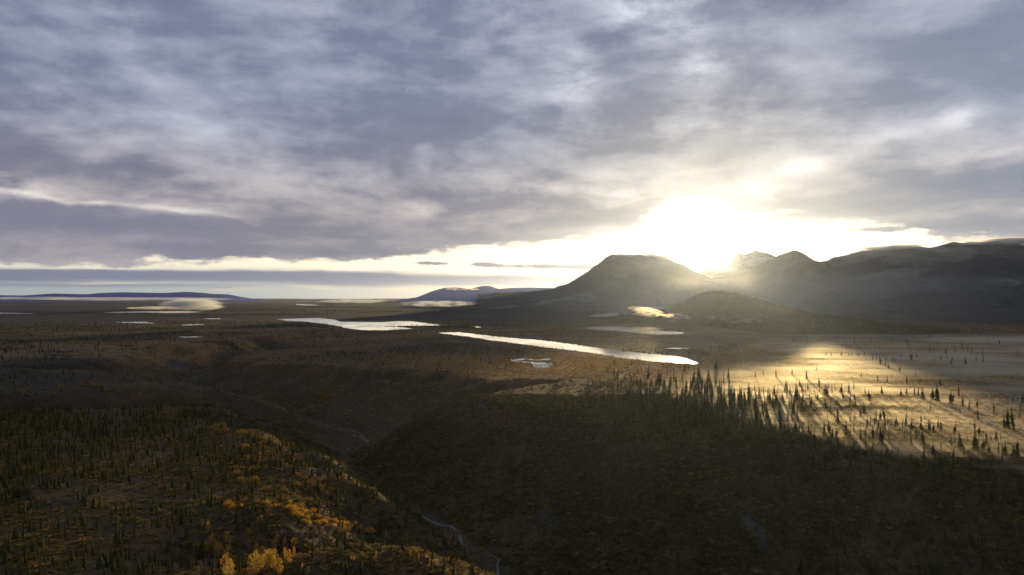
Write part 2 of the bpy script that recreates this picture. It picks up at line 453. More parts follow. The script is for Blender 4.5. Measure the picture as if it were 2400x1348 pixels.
# ------------------------------------------------------------------ materials of the land
def new_mat(name):
    m = bpy.data.materials.new(name); m.use_nodes = True
    nt = m.node_tree; nt.nodes.clear()
    return m, nt
def attr(nt, name):
    n = nt.nodes.new('ShaderNodeAttribute'); n.attribute_name = name; return V(nt, n.outputs['Fac'])
def surf(nt, col, rough=0.9, bump=None, strength=1.0, dist=1.0, spec=0.15, translucent=None):
    b = nt.nodes.new('ShaderNodeBsdfPrincipled')
    if isinstance(col, C): nt.links.new(col.s, b.inputs['Base Color'])
    else: b.inputs['Base Color'].default_value = (*col, 1)
    if isinstance(rough, V): nt.links.new(rough.s, b.inputs['Roughness'])
    else: b.inputs['Roughness'].default_value = rough
    b.inputs['Specular IOR Level'].default_value = spec
    if bump is not None:
        bn = nt.nodes.new('ShaderNodeBump'); bn.inputs['Strength'].default_value = strength; bn.inputs['Distance'].default_value = dist
        nt.links.new(bump.s, bn.inputs['Height']); nt.links.new(bn.outputs[0], b.inputs['Normal'])
    o = nt.nodes.new('ShaderNodeOutputMaterial'); last = b.outputs[0]
    if translucent is not None:
        t = nt.nodes.new('ShaderNodeBsdfTranslucent'); 
        nt.links.new(col.s, t.inputs[0]) if isinstance(col, C) else None
        mx = nt.nodes.new('ShaderNodeMixShader'); mx.inputs[0].default_value = translucent
        nt.links.new(last, mx.inputs[1]); nt.links.new(t.outputs[0], mx.inputs[2]); last = mx.outputs[0]
    nt.links.new(last, o.inputs[0])
def objco(nt):
    return C(nt, nt.nodes.new('ShaderNodeTexCoord').outputs['Object'])

def mat_ground():
    m, nt = new_mat('tundra')
    p = objco(nt)
    big = noise(nt, p, 0.006, 5, .55); mid = noise(nt, p, 0.035, 6, .6); fine = noise(nt, p, 0.35, 6, .65)
    wide = noise(nt, p, 0.0012, 5, .55)
    rust = rgb(nt, (0.125, 0.068, 0.030)); olive = rgb(nt, (0.064, 0.050, 0.025)); ochre = rgb(nt, (0.22, 0.135, 0.055)); dark = rgb(nt, (0.022, 0.019, 0.014))
    c = olive.mix(rust, mid.step(0.45, 0.68) * (1.0 - attr(nt, 'wall') * 0.75))
    c = c.mix(dark, fine.step(0.55, 0.40) * 0.75)
    c = c.mix(ochre, attr(nt, 'meadow') * (mid * 0.6 + fine * 0.9).step(0.55, 0.9))
    c = c.mix(dark, attr(nt, 'heath') * (big * 0.6 + mid * 0.6).step(0.45, 0.62) * 0.7)
    st = noise(nt, vec(nt, p.xyz()[0] * 0.0035, p.xyz()[1] * 0.0035, 0.0), 1.0, 7, .62)
    c = c.mix((0.17, 0.075, 0.028), attr(nt, 'plain') * (1.0 - attr(nt, 'wall')) * st.step(0.55, 0.66) * 0.8).mix(dark, attr(nt, 'plain') * st.step(0.47, 0.40) * 0.75)
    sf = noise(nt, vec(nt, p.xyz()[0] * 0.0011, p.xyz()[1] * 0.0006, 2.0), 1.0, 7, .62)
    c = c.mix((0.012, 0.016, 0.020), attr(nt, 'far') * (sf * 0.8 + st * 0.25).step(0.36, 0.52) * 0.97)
    c = c.mix((0.15, 0.08, 0.035), attr(nt, 'plain') * (1.0 - attr(nt, 'wall')) * sf.step(0.54, 0.62) * 0.45)
    grav = rgb(nt, (0.085, 0.083, 0.083)).mix((0.035, 0.033, 0.03), fine.step(.35, .65))
    c = c.mix(grav, (attr(nt, 'gravel') + (mid - 0.5) * 0.7).step(0.45, 0.75))
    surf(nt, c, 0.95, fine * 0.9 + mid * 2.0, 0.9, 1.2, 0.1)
    return m
def mat_mountain(name, low, high, rock, scale=0.004, snow=None):
    m, nt = new_mat(name)
    p = objco(nt); x, y, z = p.xyz()
    n1 = noise(nt, p, scale, 8, .6); n2 = noise(nt, p, scale * 9, 6, .65)
    c = rgb(nt, low).mix(high, (n1 * 1.2 + n2 * 0.5 - 0.35).step(0.3, 0.75))
    c = c.mix(rock, (attr(nt, 'bare') + (n2 - 0.5) * 0.9 + (n1 - .5) * .6).step(0.42, 0.75))
    if snow:
        c = c.mix((0.8, 0.8, 0.82), ((z - snow[0]) * (1 / snow[1]) + (n2 - 0.5) * 2.2 + (n1 - 0.5) * 1.6).step(0.2, 0.75))
    surf(nt, c, 0.95, n1 * 60 + n2 * 12, 0.9, 1.0, 0.05)
    return m
def mat_water(rough=0.04):
    m, nt = new_mat('lake_water')
    p = objco(nt)
    n = noise(nt, vec(nt, p.xyz()[0], p.xyz()[1], 0.0), 0.05, 4, .5)
    n2 = noise(nt, vec(nt, p.xyz()[0] * 0.012, p.xyz()[1] * 0.004, 0.0), 1.0, 5, .6)
    surf(nt, (0.012, 0.016, 0.02), n2.step(0.40, 0.65) * 0.06 + rough, n, 0.05, 1.0, 0.5)
    return m
def mat_creek():
    m, nt = new_mat('creek_water')
    p = objco(nt); n = noise(nt, p, 0.7, 5, .65)
    c = rgb(nt, (0.05, 0.055, 0.06)).mix((0.15, 0.155, 0.16), n.step(0.50, 0.66))
    surf(nt, c, 0.5, n, 0.6, 0.3, 0.35)
    return m

# ------------------------------------------------------------------ ground: one sheet to the horizon
def build_ground():
    front = np.radians(np.linspace(-50, 50, 900))
    back = np.radians(np.linspace(50, 310, 110)[1:])
    az = np.concatenate([front, back])
    r = np.concatenate([np.linspace(0.5, 150, 16)[:-1], np.geomspace(150, 3200, 560)[:-1], np.geomspace(3200, 42000, 190)])
    R, A_ = np.meshgrid(r, az, indexing='ij')
    X, Y = R * np.sin(A_), R * np.cos(A_)
    Z = height(X.ravel(), Y.ravel()).reshape(X.shape)
    me = grid_mesh('ground', X, Y, Z)
    x, y = X.ravel(), Y.ravel()
    rr = np.hypot(x, y); sd = lake_sd(x, y)
    # bare banks and gravel: canyon floor, steep scars
    cd = gully_height([(a, b, 0) for a, b, c in CANYON], x, y, 1.0, 0)
    grav = sstep(8, 1, cd + 7 * fbm(x, y, 16, 3, 3)) * 0.5
    for cx, cy, rx, ry, rot in ((-116, 762, 34, 9, -.6), (-80, 742, 16, 8, -.9), (-128, 450, 26, 8, 1.25), (-118, 395, 24, 9, .9),
                                (-500, 930, 22, 12, .5), (-520, 1110, 40, 10, .9), (-610, 1250, 16, 40, 0), (-150, 470, 14, 30, .3), (25, 450, 8, 30, .2), (-230, 560, 14, 24, -.8), (140, 400, 7, 26, 0)):
        dx, dy = x - cx, y - cy; c, s = math.cos(rot), math.sin(rot)
        grav = np.maximum(grav, np.exp(-(((dx * c + dy * s) / rx) ** 2 + ((-dx * s + dy * c) / ry) ** 2)))
    mead = sstep(0.05, 0.5, fbm(x, y, 420, 4, 101)) * sstep(900, 1500, rr) * sstep(3800, 2400, rr)
    mead = np.maximum(mead, sstep(120, 20, sd) * 0.8 * sstep(600, 900, rr) * sstep(3500, 2500, rr))
    flat = sstep(300, 800, x + (y - 900) * 0.5) * sstep(470, 620, y) * sstep(2600, 1700, y)
    mead = np.maximum(mead, flat * (0.5 + 0.4 * fbm(x, y, 160, 3, 103)))
    px0, py0 = ground_point(560, 820); mead = np.maximum(mead, 0.9 * np.exp(-(((x + 1090) / 420) ** 2 + ((y - 1420) / 75) ** 2)) * sstep(-0.1, 0.4, fbm(x, y, 130, 3, 104)))
    mead = np.maximum(mead, np.exp(-(((x - 30) / 190) ** 2 + ((y - 1060) / 120) ** 2)) * 0.9)
    mead = np.maximum(mead, 0.12 * sstep(-0.3, 0.5, fbm(x, y, 50, 3, 105)) * (x < 20) * sstep(640, 500, y))
    heath = sstep(-0.3, 0.3, fbm(x, y, 700, 4, 110)) * (1 - 0.8 * mead) * sstep(500, 1000, rr)
    heath = np.maximum(heath, sstep(2600, 4200, rr))
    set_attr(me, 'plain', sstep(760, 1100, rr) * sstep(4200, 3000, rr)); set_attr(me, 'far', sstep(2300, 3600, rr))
    set_attr(me, 'wall', sstep(-2, -14, Z.ravel()));
    set_attr(me, 'gravel', grav); set_attr(me, 'meadow', np.clip(mead, 0, 1)); set_attr(me, 'heath', np.clip(heath, 0, 1))
    link('ground', me, mat_ground(), kind='structure')
build_ground()

WATER, WATER2 = mat_water(), mat_water(0.24)
def build_lakes():
    import bmesh
    for k, poly in LAKES.items():
        bm = bmesh.new()
        c = poly.mean(0)
        vs = [bm.verts.new((p[0], p[1], -0.05)) for p in poly]
        es = [bm.edges.new((vs[i], vs[(i + 1) % len(vs)])) for i in range(len(vs))]
        bmesh.ops.triangle_fill(bm, edges=es, use_beauty=True, normal=(0, 0, 1))
        for f in bm.faces:
            if f.normal.z < 0: f.normal_flip()
        me = bpy.data.meshes.new('lake'); bm.to_mesh(me); bm.free()
        link('lake', me, WATER2 if k in ('bay_lake', 'quiet_pond') else WATER, kind='structure')
build_lakes()

def build_creek():
    pts = np.array(CANYON)[:20]
    seg = []
    for a, b in zip(pts[:-1], pts[1:]):
        n = max(2, int(np.hypot(*(b - a)[:2]) / 3.5)); seg += [a + (b - a) * t / n for t in range(n)]
    seg = np.array(seg)
    x, y = seg[:, 0], seg[:, 1]
    # follow the warped floor: walk each station to the lowest ground across the stream
    t = np.gradient(seg[:, :2], axis=0); t /= np.linalg.norm(t, axis=1)[:, None]
    nrm = np.stack([-t[:, 1], t[:, 0]], 1)
    offs = np.linspace(-26, 26, 53)
    XX = x[:, None] + nrm[:, 0:1] * offs; YY = y[:, None] + nrm[:, 1:2] * offs
    HH = height(XX.ravel(), YY.ravel()).reshape(XX.shape)
    o = offs[HH.argmin(1)]
    for _ in range(6): o = np.convolve(np.pad(o, 2, 'edge'), np.ones(5) / 5, 'valid')
    o = o + 3.2 * np.sin(np.arange(len(o)) * 0.42) + 2 * fbm(np.arange(len(o)) * 1.0, np.zeros(len(o)), 3, 2, 3)
    cx, cy = x + nrm[:, 0] * o, y + nrm[:, 1] * o
    wid = 0.95 + 0.9 * (fbm(np.arange(len(o)) * 1.0, np.ones(len(o)), 4, 2, 9))
    L = np.stack([cx + nrm[:, 0] * wid, cy + nrm[:, 1] * wid], 1); Rr = np.stack([cx - nrm[:, 0] * wid, cy - nrm[:, 1] * wid], 1)
    z = height(cx, cy); z = np.maximum.reduce([z, height(L[:, 0], L[:, 1]), height(Rr[:, 0], Rr[:, 1])]) + 0.25
    co = np.zeros((len(z) * 2, 3)); co[0::2, :2] = L; co[1::2, :2] = Rr; co[0::2, 2] = z; co[1::2, 2] = z
    i = np.arange(len(z) - 1) * 2
    me = raw_mesh('creek', co, np.stack([i, i + 1, i + 3, i + 2], -1))
    link('creek', me, mat_creek(), kind='structure')
build_creek()

# ------------------------------------------------------------------ mountains and hills, each from its crest line
SURF = []
def crest_hill(name, crest, dist, front, back, mat, n=420, m=150, rough=0.06, seed=0, power=1.35, spur=0.35, spur_len=600, base=-12, bare=None, jag=0.0, label=None):
    """crest: (photo x, photo y) along the skyline; dist: matching distances; front/back: reach of the slopes in metres"""
    px = np.array([c[0] for c in crest], float); py = np.array([c[1] for c in crest], float)
    dpx = np.array([d[0] for d in dist], float); dd = np.array([d[1] for d in dist], float)
    u = np.linspace(px[0], px[-1], n)
    D = np.interp(u, dpx, dd)
    pyi = np.interp(u, px, py)
    k = np.ones(5) / 5; pyi = np.convolve(np.pad(pyi, 2, 'edge'), k, 'valid')
    zc = CAM_H + (697 - pyi) * D / 1600
    xc = (u - 1200) / 1600 * D
    F = np.interp(u, [f[0] for f in front], [f[1] for f in front]); B = np.interp(u, [f[0] for f in back], [f[1] for f in back])
    v = np.concatenate([-np.linspace(1, 0, m) ** 1.3, np.linspace(0, 1, m // 3)[1:]])
    VV, UU = np.meshgrid(v, np.arange(n), indexing='ij')
    off = np.where(VV < 0, VV * F[UU], VV * B[UU])
    X = xc[UU] * (1 + off / D[UU] * 0.55); Y = D[UU] + off
    # slopes cut into spurs and draws that run down from the crest
    s = np.abs(VV)
    rg = ridged(X + off * 0.15, Y * 0.45, spur_len, 5, seed + 3)
    sv = s * (1 + spur * (0.62 - rg) * 2 * sstep(0, 0.25, s) * sstep(1.0, .6, s))
    prof = np.clip(1 - np.clip(sv, 0, 1), 0, 1) ** power
    H = np.maximum(zc[UU] - base, 1)
    Z = base + H * prof
    amp = rough * H * sstep(0.03, 0.28, s) * sstep(1.0, 0.75, s)
    Z = Z + amp * (fbm(X, Y, spur_len * 0.8, 6, seed + 9, .55) * 0.8 + (ridged(X, Y, spur_len * .5, 5, seed + 13) - .6) * 1.2)
    Z = Z + jag * fbm(X, Y, spur_len * 0.12, 3, seed + 19) * (1 - s)
    SURF.append((name, X, Y, Z))
    me = grid_mesh(name, X, Y, Z)
    b = np.zeros(X.shape) if bare is None else bare(X, Y, Z, H, s, rg)
    set_attr(me, 'bare', b)
    return link(name, me, mat, kind='structure')

M_RANGE = mat_mountain('mountain_slope', (0.028, 0.033, 0.042), (0.056, 0.061, 0.062), (0.10, 0.105, 0.10), 0.0022)
M_HILL = mat_mountain('hill_slope', (0.018, 0.015, 0.008), (0.045, 0.032, 0.016), (0.09, 0.07, 0.04), 0.012)
M_FAR = mat_mountain('haze_tinted_slope', (0.022, 0.048, 0.22), (0.03, 0.06, 0.26), (0.035, 0.065, 0.26), 0.0012)  # blue of the distant air painted into the slope colour
M_SNOW = mat_mountain('snowy_peak', (0.035, 0.037, 0.04), (0.06, 0.06, 0.06), (0.10, 0.10, 0.10), 0.003, snow=(1005, 90))
barf = lambda X, Y, Z, H, s, rg: sstep(0.70, 0.86, rg) * 0.75 + 0.12 * sstep(0.4, 0.1, s)

crest_hill('mountain', [(1120,690),(1180,686),(1240,684),(1297,676),(1334,663),(1367,643),(1401,620),(1424,601),(1436,597),(1455,595),(1490,596),(1530,599),(1565,606),(1600,620),(1640,641),(1660,650),(1700,660),(1800,676),(1900,690)],
    [(1120,8800),(1300,8300),(1480,8000),(1900,8000)], [(1120,2600),(1480,3400),(1700,3000),(1900,2500)], [(1120,3000),(1900,3000)], M_RANGE, seed=5, spur=.42, spur_len=800, rough=.10, bare=barf, jag=8)
crest_hill('mountain', [(1520,690),(1580,664),(1630,655),(1680,650),(1730,643),(1760,630),(1787,617),(1817,602),(1840,593),(1864,588),(1877,592),(1892,600),(1915,612),(1935,612),(1955,602),(1985,596),(2007,592),(2034,584),(2062,579),(2100,579),(2150,579),(2181,582),(2210,575),(2234,568),(2268,569),(2334,565),(2362,568),(2400,574),(2500,585),(2600,575),(2800,610)],
    [(1520,7600),(1730,7000),(1915,6600),(2400,5800),(2800,5200)], [(1520,3200),(1730,3600),(1915,3900),(2200,3900),(2500,3500),(2800,3200)], [(1520,3000),(2800,3000)], M_RANGE, n=620, m=190, seed=25, spur=.45, spur_len=900, rough=.105, power=1.6, bare=barf, jag=8)
crest_hill('mountain', [(1640,658),(1680,650),(1705,630),(1721,602),(1728,590),(1747,596),(1760,590),(1771,586),(1786,590),(1800,594),(1818,600),(1850,640)],
    [(1640,12500),(1850,12500)], [(1640,2500),(1850,2500)], [(1640,2000),(1850,2000)], M_SNOW, n=200, m=80, seed=45, spur=.5, spur_len=500, rough=.10, power=1.1, jag=10)
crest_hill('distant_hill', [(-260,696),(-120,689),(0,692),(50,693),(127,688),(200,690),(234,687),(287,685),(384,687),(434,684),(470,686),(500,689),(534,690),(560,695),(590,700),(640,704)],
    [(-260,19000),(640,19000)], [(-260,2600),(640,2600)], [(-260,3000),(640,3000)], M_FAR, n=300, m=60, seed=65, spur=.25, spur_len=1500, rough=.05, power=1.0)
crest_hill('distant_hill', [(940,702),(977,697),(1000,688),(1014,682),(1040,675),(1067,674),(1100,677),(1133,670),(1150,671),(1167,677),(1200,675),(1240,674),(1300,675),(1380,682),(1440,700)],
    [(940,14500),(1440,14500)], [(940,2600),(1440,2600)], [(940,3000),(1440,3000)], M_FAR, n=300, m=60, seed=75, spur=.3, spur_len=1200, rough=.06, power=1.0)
crest_hill('hill', [(1400,752),(1450,741),(1500,736),(1560,724),(1600,708),(1620,697),(1643,686.5),(1663,683),(1690,683),(1713,684.5),(1750,693),(1787,702),(1817,712),(1854,723),(1900,732),(1950,740),(2000,747),(2100,759),(2200,771),(2300,780),(2400,789),(2520,797)],
    [(1400,2950),(1600,2950),(1680,2900),(1854,2700),(2000,2450),(2200,2080),(2400,1780),(2520,1640)], [(1400,250),(1560,420),(1620,620),(1680,1150),(1854,980),(2000,800),(2200,420),(2520,200)], [(1400,900),(2000,900),(2520,500)],
    M_HILL, n=460, m=150, seed=85, spur=.22, spur_len=260, rough=.05, power=1.1, base=-6, bare=lambda X, Y, Z, H, s, rg: 0.3 * sstep(.55, .8, rg), jag=2)

# ------------------------------------------------------------------ plant meshes (unit height / unit radius)
def mat_leaf(name, c1, c2, c3=None, trans=0.35, rnd=0.9):
    m, nt = new_mat(name)
    oi = nt.nodes.new('ShaderNodeObjectInfo'); r = V(nt, oi.outputs['Random'])
    p = objco(nt)
    wn = nt.nodes.new('ShaderNodeTexNoise'); wn.inputs['Scale'].default_value = 9.0; wn.inputs['Detail'].default_value = 2
    nt.links.new(p.s, wn.inputs['Vector'])
    f = V(nt, wn.outputs[0])
    c = rgb(nt, c1).mix(c2, (r * rnd + (f - 0.5) * 1.1 + 0.05).clamp())
    if c3: c = c.mix(c3, ((r * 7.31)._m('FRACT') * 0.9 + (f - .5) * .5).step(0.62, 0.8))
    surf(nt, c, 0.8, None, spec=0.1, translucent=trans)
    return m
BARK = mat_leaf('bark', (0.05, 0.04, 0.03), (0.08, 0.065, 0.05), trans=0.0)
PALE_BARK = mat_leaf('pale_bark', (0.20, 0.18, 0.15), (0.30, 0.27, 0.23), trans=0.0)
NEEDLE = mat_leaf('spruce_needles', (0.032, 0.040, 0.012), (0.092, 0.095, 0.026), trans=0.25)
GOLD = mat_leaf('golden_leaves', (0.60, 0.33, 0.045), (0.46, 0.27, 0.055), (0.5, 0.36, 0.07), trans=0.5)
DULLGOLD = mat_leaf('fading_leaves', (0.20, 0.12, 0.035), (0.30, 0.19, 0.05), trans=0.45)
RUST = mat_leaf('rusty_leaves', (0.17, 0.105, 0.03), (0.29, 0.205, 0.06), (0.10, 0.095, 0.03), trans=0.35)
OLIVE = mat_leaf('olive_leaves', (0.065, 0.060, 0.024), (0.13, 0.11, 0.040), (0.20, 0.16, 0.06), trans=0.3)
TWIG = mat_leaf('bare_twigs', (0.12, 0.10, 0.085), (0.18, 0.155, 0.13), trans=0.0)

class MB:
    def __init__(s): s.v, s.f = [], []
    def face(s, *pts):
        k = len(s.v); s.v += [tuple(p) for p in pts]; s.f.append(tuple(range(k, k + len(pts))))
    def tube(s, a, b, ra, rb, n=5):
        a, b = Vector(a), Vector(b); d = (b - a).normalized()
        u = d.cross(Vector((0.3, 0.9, 0.1))).normalized(); w = d.cross(u)
        k = len(s.v)
        for p, r in ((a, ra), (b, rb)):
            for i in range(n):
                t = 2 * math.pi * i / n; s.v.append(tuple(p + (u * math.cos(t) + w * math.sin(t)) * r))
        for i in range(n): s.f.append((k + i, k + (i + 1) % n, k + n + (i + 1) % n, k + n + i))
    def mesh(s, name, *mats):
        me = bpy.data.meshes.new(name); me.from_pydata(s.v, [], s.f); me.update()
        for m in mats: me.materials.append(m)
        return me

def spruce_meshes(seed, width=0.085, tiers=17, bare=0.06, gaps=0.12):
    R = random.Random(seed)
    t = MB(); t.tube((0, 0, -0.04), (0, 0, 0.5), 0.011, 0.007, 5); t.tube((0, 0, 0.5), (0, 0, 1.0), 0.007, 0.0015, 4)
    c = MB()
    lean = R.uniform(0, 6.28)
    for i in range(tiers):
        f = i / (tiers - 1); z = bare + (0.985 - bare) * f
        rad = width * ((1 - f) ** 0.75 * 0.92 + 0.05) * R.uniform(0.65, 1.25)
        if f < 0.12: rad *= 0.7
        nb = 7 if f < 0.7 else 5
        for k in range(nb):
            if R.random() < gaps: continue
            an = 2 * math.pi * (k + R.uniform(-0.35, 0.35)) / nb + i * 0.9
            r = rad * R.uniform(0.6, 1.2) * (1 + 0.25 * math.cos(an - lean))
            dz = -r * R.uniform(0.35, 0.8)
            ca, sa = math.cos(an), math.sin(an); w = r * 0.42 + 0.006
            th = 0.016 * R.uniform(.7, 1.3) + .02 * (1 - f)
            root = (0, 0, z + th); tip = (ca * r, sa * r, z + dz)
            m1 = (ca * r * .6 - sa * w, sa * r * .6 + ca * w, z + dz * .75 - th * .4); m2 = (ca * r * .6 + sa * w, sa * r * .6 - ca * w, z + dz * .75 - th * .4)
            c.face(root, m1, tip); c.face(root, tip, m2)
            c.face((0, 0, z - th), (ca * r * .9, sa * r * .9, z + dz - th), (ca * r * .5, sa * r * .5, z + .01))
    c.tube((0, 0, 0.95), (0, 0, 1.03), 0.005, 0.001, 3)
    return t, c
def leaf_blob(c, R, cx, cy, cz, rx, rz, n, size):
    for _ in range(n):
        while True:
            p = Vector((R.uniform(-1, 1), R.uniform(-1, 1), R.uniform(-1, 1)))
            if 0.2 < p.length < 1: break
        p = p.normalized() * (p.length ** 0.45)
        q = Vector((cx + p.x * rx, cy + p.y * rx, cz + p.z * rz))
        nr = (p + Vector((R.uniform(-.7, .7), R.uniform(-.7, .7), R.uniform(-.4, .8)))).normalized()
        u = nr.cross(Vector((R.random(), R.random(), R.random()))).normalized(); w = nr.cross(u)
        s = size * R.uniform(0.6, 1.4)
        c.face(q - u * s, q - w * s * .8, q + u * s, q + w * s * .8)
def aspen_meshes(seed, spread=0.24, leaves=34):
    R = random.Random(seed)
    t = MB(); c = MB()
    t.tube((0, 0, -0.05), (0.01, 0, 0.45), 0.018, 0.012); t.tube((0.01, 0, 0.45), (0.0, 0.01, 0.9), 0.012, 0.003, 4)
    for i in range(13):
        f = i / 12; z = 0.26 + 0.66 * f; an = i * 2.4 + R.uniform(-.4, .4)
        r = spread * (math.sin(math.pi * (0.16 + 0.78 * f)) ** 0.8) * R.uniform(.35, .85)
        p = (math.cos(an) * r, math.sin(an) * r, z)
        t.tube((0, 0, z - 0.14), p, 0.006, 0.002, 3)
        leaf_blob(c, R, p[0], p[1], p[2], spread * R.uniform(.34, .55), 0.10 * R.uniform(.8, 1.3), leaves, 0.021)
    return t, c
def bush_meshes(seed, n=150, size=0.11, lumps=5):
    R = random.Random(seed); t = MB(); c = MB()
    for i in range(lumps):
        an = i * 2.4 + R.random(); r = 0.0 if i == 0 else R.uniform(.3, .6)
        p = (math.cos(an) * r, math.sin(an) * r, R.uniform(.35, .7) * (1 - r * .4))
        t.tube((0, 0, -0.1), p, 0.03, 0.012, 3)
        leaf_blob(c, R, p[0], p[1], p[2], .45, .36, n // lumps, size)
    return t, c
def bare_meshes(seed):
    R = random.Random(seed); t = MB(); c = MB()
    for k in range(4):
        an = k * 1.6 + R.random(); bx, by = math.cos(an) * .03, math.sin(an) * .03
        tx, ty = math.cos(an) * R.uniform(.05, .16), math.sin(an) * R.uniform(.05, .16); top = R.uniform(.6, .85)
        t.tube((bx, by, -0.05), (tx, ty, top), 0.012, 0.005, 4)
        for j in range(12):
            f = R.uniform(.3, 1); z = top * f; a2 = R.uniform(0, 6.28); l = R.uniform(.08, .2)
            a = Vector((bx + (tx - bx) * f, by + (ty - by) * f, z)); b = a + Vector((math.cos(a2) * l * .55, math.sin(a2) * l * .55, l))
            c.tube(a, b, .006, .002, 3)
            for _ in range(3):
                g = a.lerp(b, R.uniform(.3, 1)); a3 = R.uniform(0, 6.28); l2 = l * .6
                c.tube(g, g + Vector((math.cos(a3) * l2 * .6, math.sin(a3) * l2 * .6, l2)), .004, .0015, 3)
    return t, c
def join(a, b):
    m = MB(); m.v = a.v + b.v; k = len(a.v); m.f = a.f + [tuple(i + k for i in f) for f in b.f]; m.na = len(a.f); return m
def proto_pair(kind, tm, cm, tmat, cmat):
    """meshes for the part objects, and one joined mesh object for the masses (in a collection of its own, not in the scene)"""
    j = join(tm, cm); me = j.mesh(kind, tmat, cmat)
    idx = np.zeros(len(j.f), np.int32); idx[j.na:] = 1; me.polygons.foreach_set('material_index', idx)
    return tm.mesh(kind + '_trunk', tmat), cm.mesh(kind + '_crown', cmat), me
def proto_collection(name, meshes):
    col = bpy.data.collections.new(name)
    for i, me in enumerate(meshes):
        o = bpy.data.objects.new(f'{name}_{i}', me); col.objects.link(o)
    return col
SPRUCE = [proto_pair('spruce', *spruce_meshes(s, w, t, b, g), BARK, NEEDLE) for s, w, t, b, g in ((1, .115, 17, .03, .06), (2, .085, 18, .03, .1), (3, .14, 16, .03, .05), (4, .07, 18, .08, .2), (5, .17, 15, .02, .05))]
ASPEN = [proto_pair('aspen', *aspen_meshes(s, w, l), PALE_BARK, GOLD) for s, w, l in ((11, .2, 34), (12, .26, 34), (13, .17, 30))]
BUSHY = [proto_pair('gold_willow', *bush_meshes(s, 260, .075, 6), TWIG, GOLD) for s in (24, 25)]
BUSHG = [proto_pair('willow', *bush_meshes(s, 260, .075, 6), TWIG, DULLGOLD) for s in (21, 22, 23)]
BUSHR = [proto_pair('birch', *bush_meshes(s, 70, .16), TWIG, RUST) for s in (31, 32)]
BUSHO = [proto_pair('scrub', *bush_meshes(s, 70, .16), TWIG, OLIVE) for s in (41, 42)]
BARE = [proto_pair('bare', *bare_meshes(s), TWIG, TWIG) for s in (51, 52, 53)]

SEDGE = mat_leaf('sedge', (0.52, 0.35, 0.12), (0.42, 0.26, 0.08), (0.30, 0.14, 0.04), trans=0.5)
def grass_meshes(seed):
    R = random.Random(seed); c = MB()
    for _ in range(26):
        a, r = R.uniform(0, 6.28), R.uniform(0, 1) ** .5; x, y = math.cos(a) * r, math.sin(a) * r
        b = R.uniform(0, 6.28); w = R.uniform(.10, .2); h = R.uniform(.5, 1.0); lx, ly = R.gauss(0, .12), R.gauss(0, .12)
        c.face((x - math.cos(b) * w, y - math.sin(b) * w, -.1), (x + math.cos(b) * w, y + math.sin(b) * w, -.1), (x + math.cos(b) * w * .5 + lx, y + math.sin(b) * w * .5 + ly, h), (x - math.cos(b) * w * .5 + lx, y - math.sin(b) * w * .5 + ly, h * .9))
    return MB(), c
GRASS = [proto_pair('sedge', *grass_meshes(s), SEDGE, SEDGE) for s in (61, 62)]

def scatter_stuff(name, x, y, size, protos, spread=None, zoff=-0.1, label=None, seed=3):
    z = height(x, y) + zoff
    R = np.random.default_rng(seed)
    me = bpy.data.meshes.new(name); n = len(x)
    me.vertices.add(n); me.vertices.foreach_set('co', np.stack([x, y, z], -1).astype(np.float32).ravel())
    a = me.attributes.new('scl', 'FLOAT_VECTOR', 'POINT')
    wv = R.uniform(.8, 1.25, n) if spread is None else spread
    a.data.foreach_set('vector', np.stack([size * wv, size * wv, size], -1).astype(np.float32).ravel())
    a = me.attributes.new('rot', 'FLOAT_VECTOR', 'POINT')
    a.data.foreach_set('vector', np.stack([R.normal(0, .045, n), R.normal(0, .045, n), R.uniform(0, 6.28, n)], -1).astype(np.float32).ravel())
    ia = me.attributes.new('pick', 'INT', 'POINT'); ia.data.foreach_set('value', R.integers(0, len(protos), n).astype(np.int32))
    me.update()
    o = link(name, me, None, kind='stuff')
    if label: o['label'] = label
    ng = bpy.data.node_groups.new(name + '_scatter', 'GeometryNodeTree')
    ng.interface.new_socket('Geometry', in_out='INPUT', socket_type='NodeSocketGeometry'); ng.interface.new_socket('Geometry', in_out='OUTPUT', socket_type='NodeSocketGeometry')
    N = ng.nodes; gi, go = N.new('NodeGroupInput'), N.new('NodeGroupOutput')
    iop = N.new('GeometryNodeInstanceOnPoints'); ci = N.new('GeometryNodeCollectionInfo')
    ci.inputs['Collection'].default_value = proto_collection(name + '_kinds', [p[2] for p in protos])
    ci.inputs['Separate Children'].default_value = True; ci.inputs['Reset Children'].default_value = True
    def na(nm, t):
        k = N.new('GeometryNodeInputNamedAttribute'); k.data_type = t; k.inputs[0].default_value = nm
        return next(s for s in k.outputs if s.enabled and s.name == 'Attribute')
    L = ng.links
    L.new(gi.outputs[0], iop.inputs['Points']); L.new(ci.outputs[0], iop.inputs['Instance']); iop.inputs['Pick Instance'].default_value = True
    L.new(na('pick', 'INT'), iop.inputs['Instance Index']); L.new(na('rot', 'FLOAT_VECTOR'), iop.inputs['Rotation']); L.new(na('scl', 'FLOAT_VECTOR'), iop.inputs['Scale'])
    L.new(iop.outputs[0], go.inputs[0])
    md = o.modifiers.new('scatter', 'NODES'); md.node_group = ng
    return o

